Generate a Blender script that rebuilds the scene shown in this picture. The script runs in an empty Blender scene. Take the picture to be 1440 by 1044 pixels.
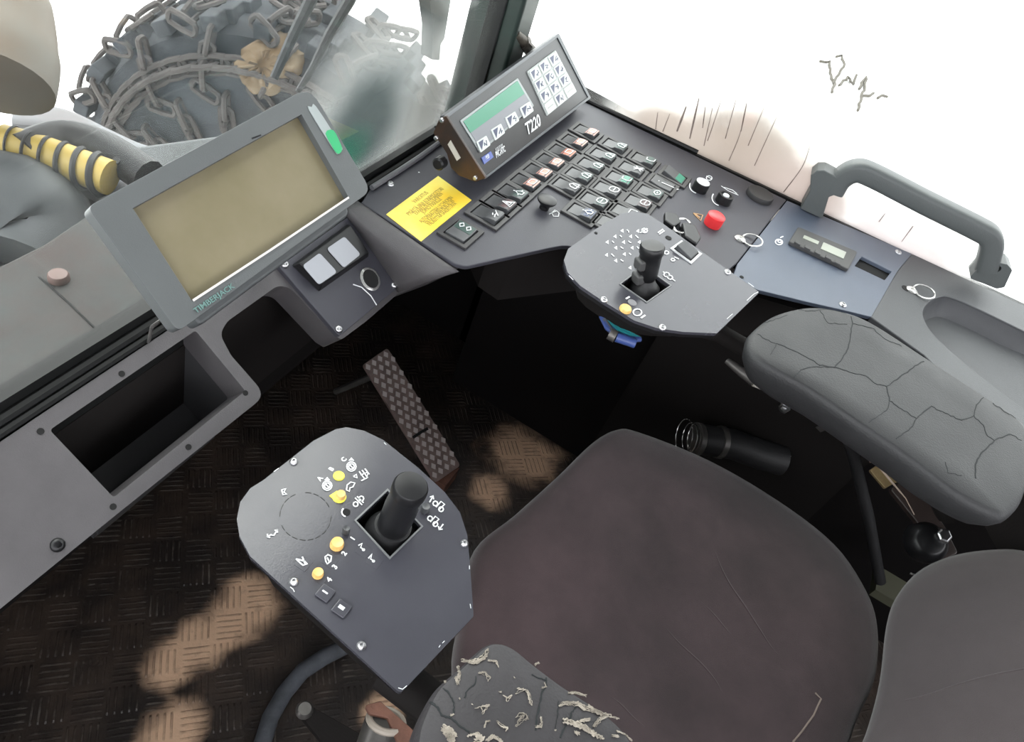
import bpy, bmesh, math, random
from mathutils import Vector, Matrix, Quaternion
from mathutils.bvhtree import BVHTree
from mathutils.geometry import delaunay_2d_cdt
random.seed(7)
S = bpy.context.scene
COL = S.collection

# ------------------------------------------------------------------ camera
F = 1050.0
CAMZ = 1.35
xr = Vector((1383 - 720, -292 - 522, F)).normalized()
b = Vector((.857, .514, 0)); b.z = -(b.x * xr.x + b.y * xr.y) / xr.z; b.normalize()
dn = xr.cross(b)
if dn.z < 0: dn = -dn
RW = Matrix((xr, -b, -dn))                 # camera (x right, y down, z forward) -> cab axes
C0 = Vector((0, 0, CAMZ))
cam_d = bpy.data.cameras.new('camera'); cam = bpy.data.objects.new('camera', cam_d); COL.objects.link(cam)
cam_d.sensor_width = 36; cam_d.lens = F / 1440 * 36; cam_d.clip_start = .01; cam_d.clip_end = 500
cx, cy, cz = RW.col[0].copy(), -RW.col[1].copy(), -RW.col[2].copy()
m = Matrix((cx, cy, cz)).transposed().to_4x4(); m.translation = C0
cam.matrix_world = m
S.camera = cam
# ------------------------------------------------------------------ light
S.view_settings.view_transform = 'Standard'; S.view_settings.look = 'None'
S.view_settings.gamma = 1; S.view_settings.use_curve_mapping = False
S.view_settings.exposure = 1.0
W = bpy.data.worlds.new('overcast'); S.world = W; W.use_nodes = True
bg = W.node_tree.nodes['Background']; bg.inputs[0].default_value = (.96, .965, 1, 1); bg.inputs[1].default_value = 2.6
sun_d = bpy.data.lights.new('sun', 'SUN'); sun_d.energy = 1.2; sun_d.angle = math.radians(40); sun_d.color = (1, .97, .92)
sun = bpy.data.objects.new('sun', sun_d); COL.objects.link(sun)
sun.rotation_euler = Vector((-.55, -.35, -.75)).to_track_quat('-Z', 'Y').to_euler()
try:
    S.cycles.max_bounces = 8; S.cycles.transparent_max_bounces = 16; S.cycles.use_denoising = True
    S.cycles.sample_clamp_indirect = 6
except Exception: pass

# ------------------------------------------------------------------ pixel <-> cab helpers
def ray(x, y): return RW @ Vector(((x - 720) / F, (y - 522) / F, 1))
def PN(x, y, o, n):
    r = ray(x, y); return C0 + r * ((o - C0).dot(n) / r.dot(n))
def PZ(x, y, z): return PN(x, y, Vector((0, 0, z)), Vector((0, 0, 1)))
class Pl:
    def __init__(s, o, n, u=Vector((1, 0, 0))):
        s.o = Vector(o); s.n = Vector(n).normalized()
        s.u = (Vector(u) - s.n * Vector(u).dot(s.n)).normalized(); s.v = s.n.cross(s.u)
    def hit(s, x, y): return PN(x, y, s.o, s.n)
    def px(s, x, y):
        d = s.hit(x, y) - s.o; return (d.dot(s.u), d.dot(s.v))
    def w(s, a, h=0): return s.o + s.u * a[0] + s.v * a[1] + s.n * h
def zpl(z): return Pl((0, 0, z), (0, 0, 1))
def rounded(pts, rad, seg=5):
    """round the corners of a 2d polygon; rad is a number or list"""
    out = []; n = len(pts)
    for i in range(n):
        r = rad[i] if isinstance(rad, (list, tuple)) else rad
        p = Vector(pts[i]); a = Vector(pts[i - 1]) - p; c = Vector(pts[(i + 1) % n]) - p
        if r <= 0 or a.length < 1e-9 or c.length < 1e-9: out.append(tuple(p)); continue
        ang = a.angle(c, math.pi)
        if ang > math.radians(172): out.append(tuple(p)); continue
        t = min(r / math.tan(ang / 2), a.length * .48, c.length * .48)
        p0 = p + a.normalized() * t; p2 = p + c.normalized() * t
        for k in range(seg + 1):
            q = k / seg; out.append(tuple(p0 * (1 - q) ** 2 + p * 2 * q * (1 - q) + p2 * q * q))
    return out
def smooth_poly(pts, per=6, closed=True):
    n = len(pts); out = []
    P_ = [Vector(p) for p in pts]
    rng = range(n) if closed else range(n - 1)
    for i in rng:
        if closed: a, b_, c, d = P_[i - 1], P_[i], P_[(i + 1) % n], P_[(i + 2) % n]
        else: a, b_, c, d = P_[max(i - 1, 0)], P_[i], P_[i + 1], P_[min(i + 2, n - 1)]
        for k in range(per):
            t = k / per
            out.append(.5 * (2 * b_ + (c - a) * t + (2 * a - 5 * b_ + 4 * c - d) * t * t + (3 * b_ - a - 3 * c + d) * t ** 3))
    if not closed: out.append(P_[-1])
    return out

class MB:
    def __init__(s): s.v = []; s.f = []; s.m = []
    def add(s, vs, fs, mi=0):
        k = len(s.v); s.v += [Vector(v) for v in vs]
        for f in fs: s.f.append([i + k for i in f]); s.m.append(mi)
    def prism(s, pl, pts, h0, h1, holes=(), mi=0, low=None):
        loops = [list(pts)] + [list(h) for h in holes]
        flat = [p for L in loops for p in L]; n = len(flat)
        top = [pl.w(p, h1) for p in flat]; bot = [pl.w(p, h0) for p in (flat if low is None else inset(list(pts), low) + [p for L in holes for p in L])]
        fs = []
        if not holes: fs += [list(range(n)), [n + i for i in reversed(range(n))]]
        else:
            le = []; k = 0
            for L in loops:
                le += [(k + i, k + (i + 1) % len(L)) for i in range(len(L))]; k += len(L)
            cd = delaunay_2d_cdt([Vector((p[0], p[1])) for p in flat], le, [], 0, 1e-7, True)
            def inside(c, L):
                r_ = False
                for i in range(len(L)):
                    a, b_ = L[i - 1], L[i]
                    if (a[1] > c[1]) != (b_[1] > c[1]) and c[0] < (b_[0] - a[0]) * (c[1] - a[1]) / (b_[1] - a[1]) + a[0]: r_ = not r_
                return r_
            tri = []
            for f_ in cd[2]:
                ids = [cd[3][i][0] for i in f_]
                c = (sum(flat[i][0] for i in ids) / len(ids), sum(flat[i][1] for i in ids) / len(ids))
                if inside(c, loops[0]) and not any(inside(c, L) for L in loops[1:]): tri.append(ids)
            for t in tri: fs.append(list(t)); fs.append([n + i for i in reversed(t)])
        k = 0
        for L in loops:
            for i in range(len(L)):
                a, c = k + i, k + (i + 1) % len(L); fs.append([a, c, n + c, n + a])
            k += len(L)
        s.add(top + bot, fs, mi); return s
    def box(s, c, ax, ay, az, mi=0):
        c, ax, ay, az = map(Vector, (c, ax, ay, az))
        vs = [c + ax * i + ay * j + az * k for i in (-1, 1) for j in (-1, 1) for k in (-1, 1)]
        s.add(vs, [[0, 1, 3, 2], [4, 6, 7, 5], [0, 4, 5, 1], [2, 3, 7, 6], [0, 2, 6, 4], [1, 5, 7, 3]], mi); return s
    def bb(s, lo, hi, mi=0):
        lo, hi = Vector(lo), Vector(hi); c = (lo + hi) / 2; d = (hi - lo) / 2
        return s.box(c, (d.x, 0, 0), (0, d.y, 0), (0, 0, d.z), mi)
    def tube(s, pts, r, n=10, closed=False, mi=0, sq=None):
        pts = [Vector(p) for p in pts]; N = len(pts)
        up = None; rings = []
        for i, p in enumerate(pts):
            if closed: t = pts[(i + 1) % N] - pts[i - 1]
            else: t = pts[min(i + 1, N - 1)] - pts[max(i - 1, 0)]
            t.normalize()
            if up is None:
                up = t.orthogonal().normalized() if sq is None else (Vector(sq) - t * Vector(sq).dot(t)).normalized()
            up = (up - t * up.dot(t)).normalized(); sd = t.cross(up)
            rr = r[min(i, len(r) - 1)] if isinstance(r, list) else r
            ra, rb = rr if isinstance(rr, tuple) else (rr, rr)
            ring = []
            for k in range(n):
                a = 2 * math.pi * (k + .5 * (sq is not None)) / n
                ca, sa = math.cos(a), math.sin(a)
                if sq is not None:   # rounded square section
                    e = .45; ca = math.copysign(abs(ca) ** e, ca); sa = math.copysign(abs(sa) ** e, sa)
                ring.append(p + up * ca * ra + sd * sa * rb)
            rings.append(ring)
        fs = []
        M = N if closed else N - 1
        for i in range(M):
            for k in range(n):
                a = i * n + k; a2 = i * n + (k + 1) % n; c = ((i + 1) % N) * n + k; c2 = ((i + 1) % N) * n + (k + 1) % n
                fs.append([a, a2, c2, c])
        if not closed: fs += [list(reversed(range(n))), [(N - 1) * n + k for k in range(n)]]
        s.add([v for r_ in rings for v in r_], fs, mi); return s
    def lathe(s, base, axis, prof, n=24, mi=0):
        axis = Vector(axis).normalized(); u = axis.orthogonal().normalized(); v = axis.cross(u); base = Vector(base)
        vs = []; fs = []
        for r, h in prof:
            for k in range(n):
                a = 2 * math.pi * k / n; vs.append(base + axis * h + (u * math.cos(a) + v * math.sin(a)) * r)
        for i in range(len(prof) - 1):
            for k in range(n):
                fs.append([i * n + k, i * n + (k + 1) % n, (i + 1) * n + (k + 1) % n, (i + 1) * n + k])
        fs += [list(reversed(range(n))), [(len(prof) - 1) * n + k for k in range(n)]]
        s.add(vs, fs, mi); return s
    def ribbon(s, pts, nor, w, up=.0004, mi=0):
        """flat raised stroke along 3d points; nor = a normal or list of normals"""
        pts = [Vector(p) for p in pts]; N = len(pts)
        if N < 2: return s
        vs = []
        for i, p in enumerate(pts):
            n_ = nor[i] if isinstance(nor, list) else nor
            t = (pts[min(i + 1, N - 1)] - pts[max(i - 1, 0)])
            sd = t.cross(n_).normalized()
            ww = (w[i] if isinstance(w, list) else w) / 2
            vs += [p + n_ * up + sd * ww, p + n_ * up - sd * ww, p - n_ * .0002 - sd * ww, p - n_ * .0002 + sd * ww]
        fs = []
        for i in range(N - 1):
            a = 4 * i; c = a + 4
            fs += [[a, c, c + 1, a + 1], [a + 1, c + 1, c + 2, a + 2], [a + 3, c + 3, c, a]]
        fs += [[0, 1, 2, 3], [4 * N - 1, 4 * N - 2, 4 * N - 3, 4 * N - 4]]
        s.add(vs, fs, mi); return s
    def mesh(s, name):
        me = bpy.data.meshes.new(name); me.from_pydata([tuple(v) for v in s.v], [], s.f)
        bm = bmesh.new(); bm.from_mesh(me); bmesh.ops.recalc_face_normals(bm, faces=bm.faces); bm.to_mesh(me); bm.free()
        return me
    def build(s, name, mats, parent=None, bevel=0, smooth=False, seg=2, label=None, angle=35, sub=0):
        me = s.mesh(name); o = bpy.data.objects.new(name, me); COL.objects.link(o)
        mats = mats if isinstance(mats, (list, tuple)) else [mats]
        for mm in mats: me.materials.append(mm)
        if len(mats) > 1:
            for p, mi in zip(me.polygons, s.m): p.material_index = mi
        if bevel:
            md = o.modifiers.new('bevel', 'BEVEL'); md.width = bevel; md.segments = seg; md.limit_method = 'ANGLE'; md.angle_limit = math.radians(angle); md.harden_normals = True
        if sub:
            md = o.modifiers.new('sub', 'SUBSURF'); md.levels = sub; md.render_levels = sub
        if smooth or bevel:
            for p in me.polygons: p.use_smooth = True
            if hasattr(me, 'set_sharp_from_angle'): me.set_sharp_from_angle(angle=math.radians(40 if not bevel else 50))
        adopt(o, parent)
        if label: o['label'] = label
        return o
def adopt(o, parent):
    if parent is None: return
    o.parent = parent
    q = parent
    if q.parent is None and q.type == 'EMPTY': o.matrix_parent_inverse = Matrix.Translation(-q.location)
def tag(o, label=None, cat=None, group=None, kind=None):
    if label: o['label'] = label
    if cat: o['category'] = cat
    if group: o['group'] = group
    if kind: o['kind'] = kind
    return o
def thing(name, loc, label, cat, group=None):
    o = bpy.data.objects.new(name, None); COL.objects.link(o); o.location = Vector(loc); o.empty_display_size = .02
    return tag(o, label, cat, group)
def text(s_, pl, x, y, size, mat, parent, name='lettering', h=.0006, du=(1, 0), sx=1, bold=0, align='CENTER', loc2=None):
    cu = bpy.data.curves.new('t', 'FONT'); cu.body = s_; cu.size = size; cu.align_x = align; cu.align_y = 'CENTER'
    cu.extrude = .0002; cu.offset = bold; cu.resolution_u = 3; cu.space_line = .95
    t = bpy.data.objects.new('t', cu); COL.objects.link(t)
    dg = bpy.context.evaluated_depsgraph_get()
    me = bpy.data.meshes.new_from_object(t.evaluated_get(dg)); me.name = name
    bpy.data.objects.remove(t); bpy.data.curves.remove(cu)
    d = Vector(du).normalized(); U = pl.u * d.x + pl.v * d.y; V = pl.n.cross(U)
    o3 = pl.hit(x, y) if loc2 is None else pl.w(loc2)
    for v in me.vertices: v.co = o3 + U * v.co.x * sx + V * v.co.y + pl.n * (h + v.co.z)
    me.materials.clear(); me.materials.append(mat)
    o = bpy.data.objects.new(name, me); COL.objects.link(o); adopt(o, parent); return o
def bvh(mb): return BVHTree.FromPolygons([tuple(v) for v in mb.v], mb.f)
def drape(tree, pts):
    P_, N_ = [], []
    for x, y in pts:
        r = ray(x, y).normalized(); h = tree.ray_cast(C0, r)
        if h[0] is None: continue
        n_ = h[1] if h[1].dot(r) < 0 else -h[1]
        P_.append(h[0]); N_.append(n_)
    return P_, N_
def jitter(pts, step=5, amp=1.2):
    out = [pts[0]]
    for a, c in zip(pts, pts[1:]):
        L = math.dist(a, c); k = max(1, int(L / step))
        for i in range(1, k + 1):
            t = i / k; e = amp if i < k else amp * .3
            out.append((a[0] + (c[0] - a[0]) * t + random.uniform(-e, e), a[1] + (c[1] - a[1]) * t + random.uniform(-e, e)))
    return out
def circ(pl, x, y, r, n=20, c2=None, sx=1):
    c = pl.px(x, y) if c2 is None else c2
    return [(c[0] + r * sx * math.cos(2 * math.pi * k / n), c[1] + r * math.sin(2 * math.pi * k / n)) for k in range(n)]
def upto(bp, tp):
    """height above point bp (on its vertical) where the pixel tp is seen"""
    r = ray(*tp); best = min(((( C0 + r * t - bp).to_2d().length), t) for t in [i * .001 for i in range(200, 3000)])
    return C0 + r * best[1]

# ------------------------------------------------------------------ materials
def lin(c): return tuple(((v / 255) / 12.92 if v / 255 < .04045 else ((v / 255 + .055) / 1.055) ** 2.4) for v in c)
def mat(name, rgb, rough=.5, metal=0, bump=0, bscale=300, var=0, vscale=8, var_rgb=None, spec=.5, coat=0, rvar=0, sheen=0, emis=None, trans=0, alpha=1):
    """rgb given as linear albedo"""
    M = bpy.data.materials.new(name); M.use_nodes = True; nt = M.node_tree; N = nt.nodes; L = nt.links
    B = N['Principled BSDF']; B.inputs['Roughness'].default_value = rough; B.inputs['Metallic'].default_value = metal
    B.inputs['Specular IOR Level'].default_value = spec; B.inputs['Coat Weight'].default_value = coat; B.inputs['Sheen Weight'].default_value = sheen
    B.inputs['Base Color'].default_value = (*rgb, 1)
    tc = N.new('ShaderNodeTexCoord')
    if var:
        nz = N.new('ShaderNodeTexNoise'); nz.inputs['Scale'].default_value = vscale; nz.inputs['Detail'].default_value = 6; nz.inputs['Roughness'].default_value = .65
        L.new(tc.outputs['Object'], nz.inputs['Vector'])
        cr = N.new('ShaderNodeValToRGB'); cr.color_ramp.elements[0].position = .35; cr.color_ramp.elements[1].position = .68
        c2 = var_rgb if var_rgb else tuple(min(1, c * (1 + var)) for c in rgb)
        cr.color_ramp.elements[0].color = (*rgb, 1); cr.color_ramp.elements[1].color = (*c2, 1)
        L.new(nz.outputs['Fac'], cr.inputs[0]); L.new(cr.outputs[0], B.inputs['Base Color'])
        if rvar:
            mr = N.new('ShaderNodeMapRange'); mr.inputs['To Min'].default_value = max(.03, rough - rvar); mr.inputs['To Max'].default_value = min(1, rough + rvar)
            mr.inputs['From Min'].default_value = .3; mr.inputs['From Max'].default_value = .7
            L.new(nz.outputs['Fac'], mr.inputs['Value']); L.new(mr.outputs[0], B.inputs['Roughness'])
    if bump:
        n2 = N.new('ShaderNodeTexNoise'); n2.inputs['Scale'].default_value = bscale; n2.inputs['Detail'].default_value = 3
        bp = N.new('ShaderNodeBump'); bp.inputs['Strength'].default_value = bump; bp.inputs['Distance'].default_value = .001
        L.new(tc.outputs['Object'], n2.inputs['Vector']); L.new(n2.outputs['Fac'], bp.inputs['Height']); L.new(bp.outputs[0], B.inputs['Normal'])
    if emis: B.inputs['Emission Color'].default_value = (*emis[0], 1); B.inputs['Emission Strength'].default_value = emis[1]
    return M
M_ledge = mat('moulded_grey_plastic', (.062, .058, .061), .5, bump=.35, bscale=900, var=.35, vscale=9)
M_panel = mat('dark_blue_grey_panel', (.044, .044, .054), .45, bump=.25, bscale=1200, var=.15, vscale=10, rvar=.04, spec=.32)
M_blue = mat('blue_grey_panel', (.070, .086, .118), .40, bump=.25, bscale=1200, var=.15, vscale=10)
M_rear = mat('grey_console_plastic', (.043, .045, .049), .5, bump=.4, bscale=900, var=.2, vscale=8)
M_pod = mat('scuffed_black_plate', (.045, .045, .055), .22, bump=.05, bscale=600, var=.12, vscale=9, rvar=.08)
M_black = mat('black_plastic', (.009, .009, .010), .35, bump=.05, bscale=500, spec=.35)
M_matt = mat('matt_black_plastic', (.011, .0095, .009), .8, bump=.2, bscale=400, spec=.15)
M_gap = mat('dark_recess', (.004, .004, .004), .9)
M_rubber = mat('black_rubber', (.014, .014, .015), .55, bump=.3, bscale=300)
M_rubberg = mat('grey_rubber_seal', (.10, .10, .11), .5, bump=.3, bscale=300)
M_sw = mat('switch_black', (.050, .052, .055), .38, var=.3, vscale=60)
M_frame = mat('switch_frame', (.030, .029, .030), .5)
M_white = mat('white_print', (.75, .77, .78), .5)
M_steel = mat('steel_screw', (.55, .55, .56), .3, 1)
M_ring = mat('wire_ring', (.62, .62, .6), .25, .9)
M_mon = mat('monitor_grey_plastic', (.082, .088, .090), .45, bump=.15, bscale=900, var=.12, vscale=5)
M_screen = mat('olive_lcd_screen', (.15, .13, .072), .32, coat=.2, var=.4, vscale=3.2, var_rgb=(.24, .205, .14))
M_teal = mat('faint_teal_print', (.11, .20, .185), .5)
M_glens = mat('green_lens', (.03, .33, .13), .3)
M_lens_reflect = mat('grey_lens_reflection', (.28, .31, .31), .35)
M_t220 = mat('unit_face_grey', (.025, .026, .029), .38, bump=.15, bscale=900)
M_brown = mat('bracket_black_brown', (.010, .008, .007), .4, var=1.5, vscale=14, var_rgb=(.06, .024, .008))
M_lcdg = mat('green_lcd', (.045, .25, .15), .35)
M_lcdk = mat('grey_window', (.21, .22, .24), .4)
M_key = mat('white_keys', (.62, .66, .64), .5)
M_keyb = mat('key_blue_black', (.07, .08, .14), .5)
M_logo = mat('blue_logo', (.12, .16, .42), .5)
M_yel = mat('yellow_sticker', (.86, .55, .03), .4, var=.5, vscale=9, var_rgb=(.88, .78, .14))
M_ink = mat('sticker_ink', (.30, .22, .04), .6)
M_pink = mat('red_lens_pale', (.72, .33, .26), .35)
M_redl = mat('red_lens', (.70, .17, .09), .35)
M_dred = mat('dark_red_lens', (.06, .022, .025), .35)
M_dgreen = mat('dark_green_lens', (.025, .06, .05), .3)
M_green = mat('green_lens_small', (.03, .2, .13), .3)
M_dblue = mat('dark_blue_lens', (.012, .03, .09), .3)
M_red = mat('emergency_red', (.72, .035, .04), .4)
M_orange = mat('amber_print', (.42, .24, .10), .5)
M_ybtn = mat('yellow_button', (.80, .72, .08), .45, var=.2, vscale=200)
M_abtn = mat('amber_brass_button', (.62, .38, .12), .4, var=.5, vscale=250)
M_radio = mat('timer_body', (.052, .052, .052), .5)
M_lcd = mat('timer_lcd', (.32, .34, .29), .3)
M_arm = mat('cracked_armrest_foam', (.015, .0155, .0165), .58, bump=.35, bscale=500, var=.4, vscale=10, rvar=.08)
M_armL = mat('torn_armrest_skin', (.021, .019, .021), .6, bump=.4, bscale=400, var=.5, vscale=14)
M_crack = mat('crack_dark', (.006, .009, .010), .8)
M_foam = mat('cream_foam', (.40, .36, .30), .95, bump=.9, bscale=700, var=.4, vscale=90, var_rgb=(.16, .14, .115))
M_handle = mat('grab_handle_rubber', (.074, .082, .082), .5, bump=.3, bscale=500)
M_seal = mat('window_seal', (.007, .0075, .0075), .5, spec=.3)
M_pole = mat('pillar_green_paint', (.004, .018, .013), .45, var=1, vscale=6, var_rgb=(.007, .008, .007))
M_wall = mat('cab_lining', (.006, .005, .005), .85, bump=.3, bscale=200, spec=.15)
M_ceil = mat('cab_headliner', (.30, .30, .31), .9)
M_pedal = mat('pedal_steel', (.13, .095, .085), .5, .1, bump=.6, bscale=200, var=.8, vscale=30)
M_stud = mat('worn_pedal_studs', (.50, .45, .43), .4, .1)
M_olive = mat('olive_zinc', (.22, .16, .08), .45, .5, var=.5, vscale=40)
M_rust = mat('rusty_steel', (.10, .045, .03), .7, .2, bump=.8, bscale=200, var=.8, vscale=40)
M_rod = mat('dull_steel', (.10, .095, .09), .4, .6, var=.5, vscale=30)
M_tealc = mat('teal_cable', (.02, .22, .25), .4)
M_bluec = mat('blue_connector', (.04, .07, .22), .4)
M_hose = mat('grey_hose', (.05, .055, .062), .7, var=.6, vscale=18, var_rgb=(.12, .13, .15))

def noise_mask(nt, coord, scale, lo, hi, detail=5):
    N = nt.nodes; L = nt.links
    nz = N.new('ShaderNodeTexNoise'); nz.inputs['Scale'].default_value = scale; nz.inputs['Detail'].default_value = detail; nz.inputs['Roughness'].default_value = .65
    L.new(coord, nz.inputs['Vector'])
    mr = N.new('ShaderNodeMapRange'); mr.inputs['From Min'].default_value = lo; mr.inputs['From Max'].default_value = hi
    L.new(nz.outputs['Fac'], mr.inputs['Value']); return mr.outputs[0]
def mth(nt, op, a, c=None, cl=False):
    n_ = nt.nodes.new('ShaderNodeMath'); n_.operation = op; n_.use_clamp = cl
    for i, x in enumerate((a, c)):
        if x is None: continue
        if isinstance(x, (int, float)): n_.inputs[i].default_value = x
        else: nt.links.new(x, n_.inputs[i])
    return n_.outputs[0]
def blob(nt, coord, c, r0, r1, sc=(1, 1, 1), rot=0, amp=.5, nscale=12):
    """soft noisy blob mask around c"""
    N = nt.nodes; L = nt.links
    nz = N.new('ShaderNodeTexNoise'); nz.inputs['Scale'].default_value = nscale; nz.inputs['Detail'].default_value = 6
    L.new(coord, nz.inputs['Vector'])
    mp = N.new('ShaderNodeMapping'); mp.vector_type = 'TEXTURE'
    mp.inputs['Location'].default_value = c; mp.inputs['Rotation'].default_value = (0, 0, rot); mp.inputs['Scale'].default_value = sc
    L.new(coord, mp.inputs['Vector'])
    ln = N.new('ShaderNodeVectorMath'); ln.operation = 'LENGTH'; L.new(mp.outputs[0], ln.inputs[0])
    d = mth(nt, 'ADD', ln.outputs['Value'], mth(nt, 'MULTIPLY', mth(nt, 'SUBTRACT', nz.outputs['Fac'], .5), amp))
    mr = N.new('ShaderNodeMapRange'); mr.interpolation_type = 'SMOOTHSTEP'
    mr.inputs['From Min'].default_value = r0; mr.inputs['From Max'].default_value = r1; mr.inputs['To Min'].default_value = 1; mr.inputs['To Max'].default_value = 0
    L.new(d, mr.inputs['Value']); return mr.outputs[0]
def mixc(nt, fac, a, c):
    n_ = nt.nodes.new('ShaderNodeMix'); n_.data_type = 'RGBA'
    if isinstance(fac, float): n_.inputs[0].default_value = fac
    else: nt.links.new(fac, n_.inputs[0])
    for i, x in ((6, a), (7, c)):
        if isinstance(x, tuple): n_.inputs[i].default_value = (*x, 1)
        else: nt.links.new(x, n_.inputs[i])
    return n_.outputs[2]

def floor_material():
    M = bpy.data.materials.new('tread_plate_floor'); M.use_nodes = True; nt = M.node_tree; N = nt.nodes; L = nt.links
    B = N['Principled BSDF']; tc = N.new('ShaderNodeTexCoord'); co = tc.outputs['Object']
    mp = N.new('ShaderNodeMapping'); mp.inputs['Rotation'].default_value = (0, 0, math.radians(48))
    L.new(co, mp.inputs['Vector']); sx = N.new('ShaderNodeSeparateXYZ'); L.new(mp.outputs[0], sx.inputs[0])
    P_ = .052
    x = mth(nt, 'DIVIDE', sx.outputs[0], P_); y = mth(nt, 'DIVIDE', sx.outputs[1], P_)
    fx = mth(nt, 'FLOOR', x); fy = mth(nt, 'FLOOR', y)
    par = mth(nt, 'FLOORED_MODULO', mth(nt, 'ADD', fx, fy), 2)
    ux = mth(nt, 'SUBTRACT', x, fx); uy = mth(nt, 'SUBTRACT', y, fy)
    ma = nt.nodes.new('ShaderNodeMix'); L.new(par, ma.inputs[0]); L.new(ux, ma.inputs[2]); L.new(uy, ma.inputs[3])
    mb = nt.nodes.new('ShaderNodeMix'); L.new(par, mb.inputs[0]); L.new(uy, mb.inputs[2]); L.new(ux, mb.inputs[3])
    a, c = ma.outputs[0], mb.outputs[0]
    stripe = mth(nt, 'SINE', mth(nt, 'MULTIPLY', a, 2 * math.pi * 5))
    stripe = mth(nt, 'MULTIPLY', mth(nt, 'SUBTRACT', stripe, .35), 3, True)
    edge = mth(nt, 'MULTIPLY', mth(nt, 'SUBTRACT', .42, mth(nt, 'ABSOLUTE', mth(nt, 'SUBTRACT', c, .5))), 12, True)
    bars = mth(nt, 'MULTIPLY', stripe, edge)
    bp = N.new('ShaderNodeBump'); bp.inputs['Strength'].default_value = .9; bp.inputs['Distance'].default_value = .0025
    nz = N.new('ShaderNodeTexNoise'); nz.inputs['Scale'].default_value = 160; L.new(co, nz.inputs['Vector'])
    L.new(mth(nt, 'ADD', mth(nt, 'MULTIPLY', bars, noise_mask(nt, co, 11, .35, .6)), mth(nt, 'MULTIPLY', nz.outputs['Fac'], .35)), bp.inputs['Height']); L.new(bp.outputs[0], B.inputs['Normal'])
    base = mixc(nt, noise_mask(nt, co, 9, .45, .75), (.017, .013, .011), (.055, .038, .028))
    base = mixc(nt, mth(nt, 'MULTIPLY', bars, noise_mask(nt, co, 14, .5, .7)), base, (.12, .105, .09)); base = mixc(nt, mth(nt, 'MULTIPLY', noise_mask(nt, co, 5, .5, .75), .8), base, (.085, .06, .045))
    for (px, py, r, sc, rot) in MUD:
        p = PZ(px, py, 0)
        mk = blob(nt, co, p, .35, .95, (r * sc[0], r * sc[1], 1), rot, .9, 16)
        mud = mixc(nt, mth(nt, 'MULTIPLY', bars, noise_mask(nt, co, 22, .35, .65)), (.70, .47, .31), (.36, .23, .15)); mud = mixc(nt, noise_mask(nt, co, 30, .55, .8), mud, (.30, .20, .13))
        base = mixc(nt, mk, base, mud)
    L.new(base, B.inputs['Base Color']); B.inputs['Roughness'].default_value = .5
    return M
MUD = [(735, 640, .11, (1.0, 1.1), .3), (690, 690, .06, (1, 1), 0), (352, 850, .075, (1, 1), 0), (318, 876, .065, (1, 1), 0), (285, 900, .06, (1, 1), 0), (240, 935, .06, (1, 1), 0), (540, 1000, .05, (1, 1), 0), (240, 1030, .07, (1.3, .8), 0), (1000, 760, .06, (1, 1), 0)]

def glass_material(name, haze, spots, tint=(.9, .92, .9)):
    """clear pane with dried dirt or a painted reflection: transparent + a thin scattering film"""
    M = bpy.data.materials.new(name); M.use_nodes = True; nt = M.node_tree; N = nt.nodes; L = nt.links
    N.remove(N['Principled BSDF']); out = N['Material Output']
    tr = N.new('ShaderNodeBsdfTransparent'); tr.inputs[0].default_value = (*tint, 1)
    gl = N.new('ShaderNodeBsdfGlossy'); gl.inputs['Roughness'].default_value = .03; gl.inputs[0].default_value = (1, 1, 1, 1)
    df = N.new('ShaderNodeBsdfDiffuse'); tl = N.new('ShaderNodeBsdfTranslucent')
    tc = N.new('ShaderNodeTexCoord'); co = tc.outputs['Object']
    col = (.55, .56, .54)
    fac = mth(nt, 'MULTIPLY', noise_mask(nt, co, 5, .3, .8), haze[1] - haze[0]); fac = mth(nt, 'ADD', fac, haze[0])
    c = None
    for (pt, r, sc, amt, rgb) in spots:
        mk = blob(nt, co, pt, .2, 1.1, (r * sc[0], r * sc[1], r * sc[2]), 0, .5, 9)
        if c is None: c = mixc(nt, mk, col, rgb)
        else: c = mixc(nt, mk, c, rgb)
        fac = mth(nt, 'MAXIMUM', fac, mth(nt, 'MINIMUM', mth(nt, 'MULTIPLY', mk, amt), .97))
    for s_ in (df, tl):
        if c is None: s_.inputs[0].default_value = (*col, 1)
        else: L.new(c, s_.inputs[0])
    dm = N.new('ShaderNodeMixShader'); dm.inputs[0].default_value = .75; L.new(df.outputs[0], dm.inputs[1]); L.new(tl.outputs[0], dm.inputs[2])
    m1 = N.new('ShaderNodeMixShader'); L.new(fac, m1.inputs[0]); L.new(tr.outputs[0], m1.inputs[1]); L.new(dm.outputs[0], m1.inputs[2])
    m2 = N.new('ShaderNodeMixShader'); m2.inputs[0].default_value = .04; L.new(m1.outputs[0], m2.inputs[1]); L.new(gl.outputs[0], m2.inputs[2])
    L.new(m2.outputs[0], out.inputs['Surface']); return M

# ------------------------------------------------------------------ planes of the cab
ZC = .814
PC = zpl(ZC)
NL = Vector((0, -.588, .809))
PLg = Pl(PN(150, 520, Vector((0, .392, .80)), NL), NL)
YF = .41                       # inner face of the front window
XR0, XR1 = 1.21, 1.31          # right window runs a little outwards to the back
def xr_at(y): return 1.188 + (.40 - y) * (.11)
PR = Pl((xr_at(0) + .004, 0, .8), (-1, -.11, 0), (0, -1, 0))     # right window plane
X0, Y0, ZT = -.75, -1.5, 2.05

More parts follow.
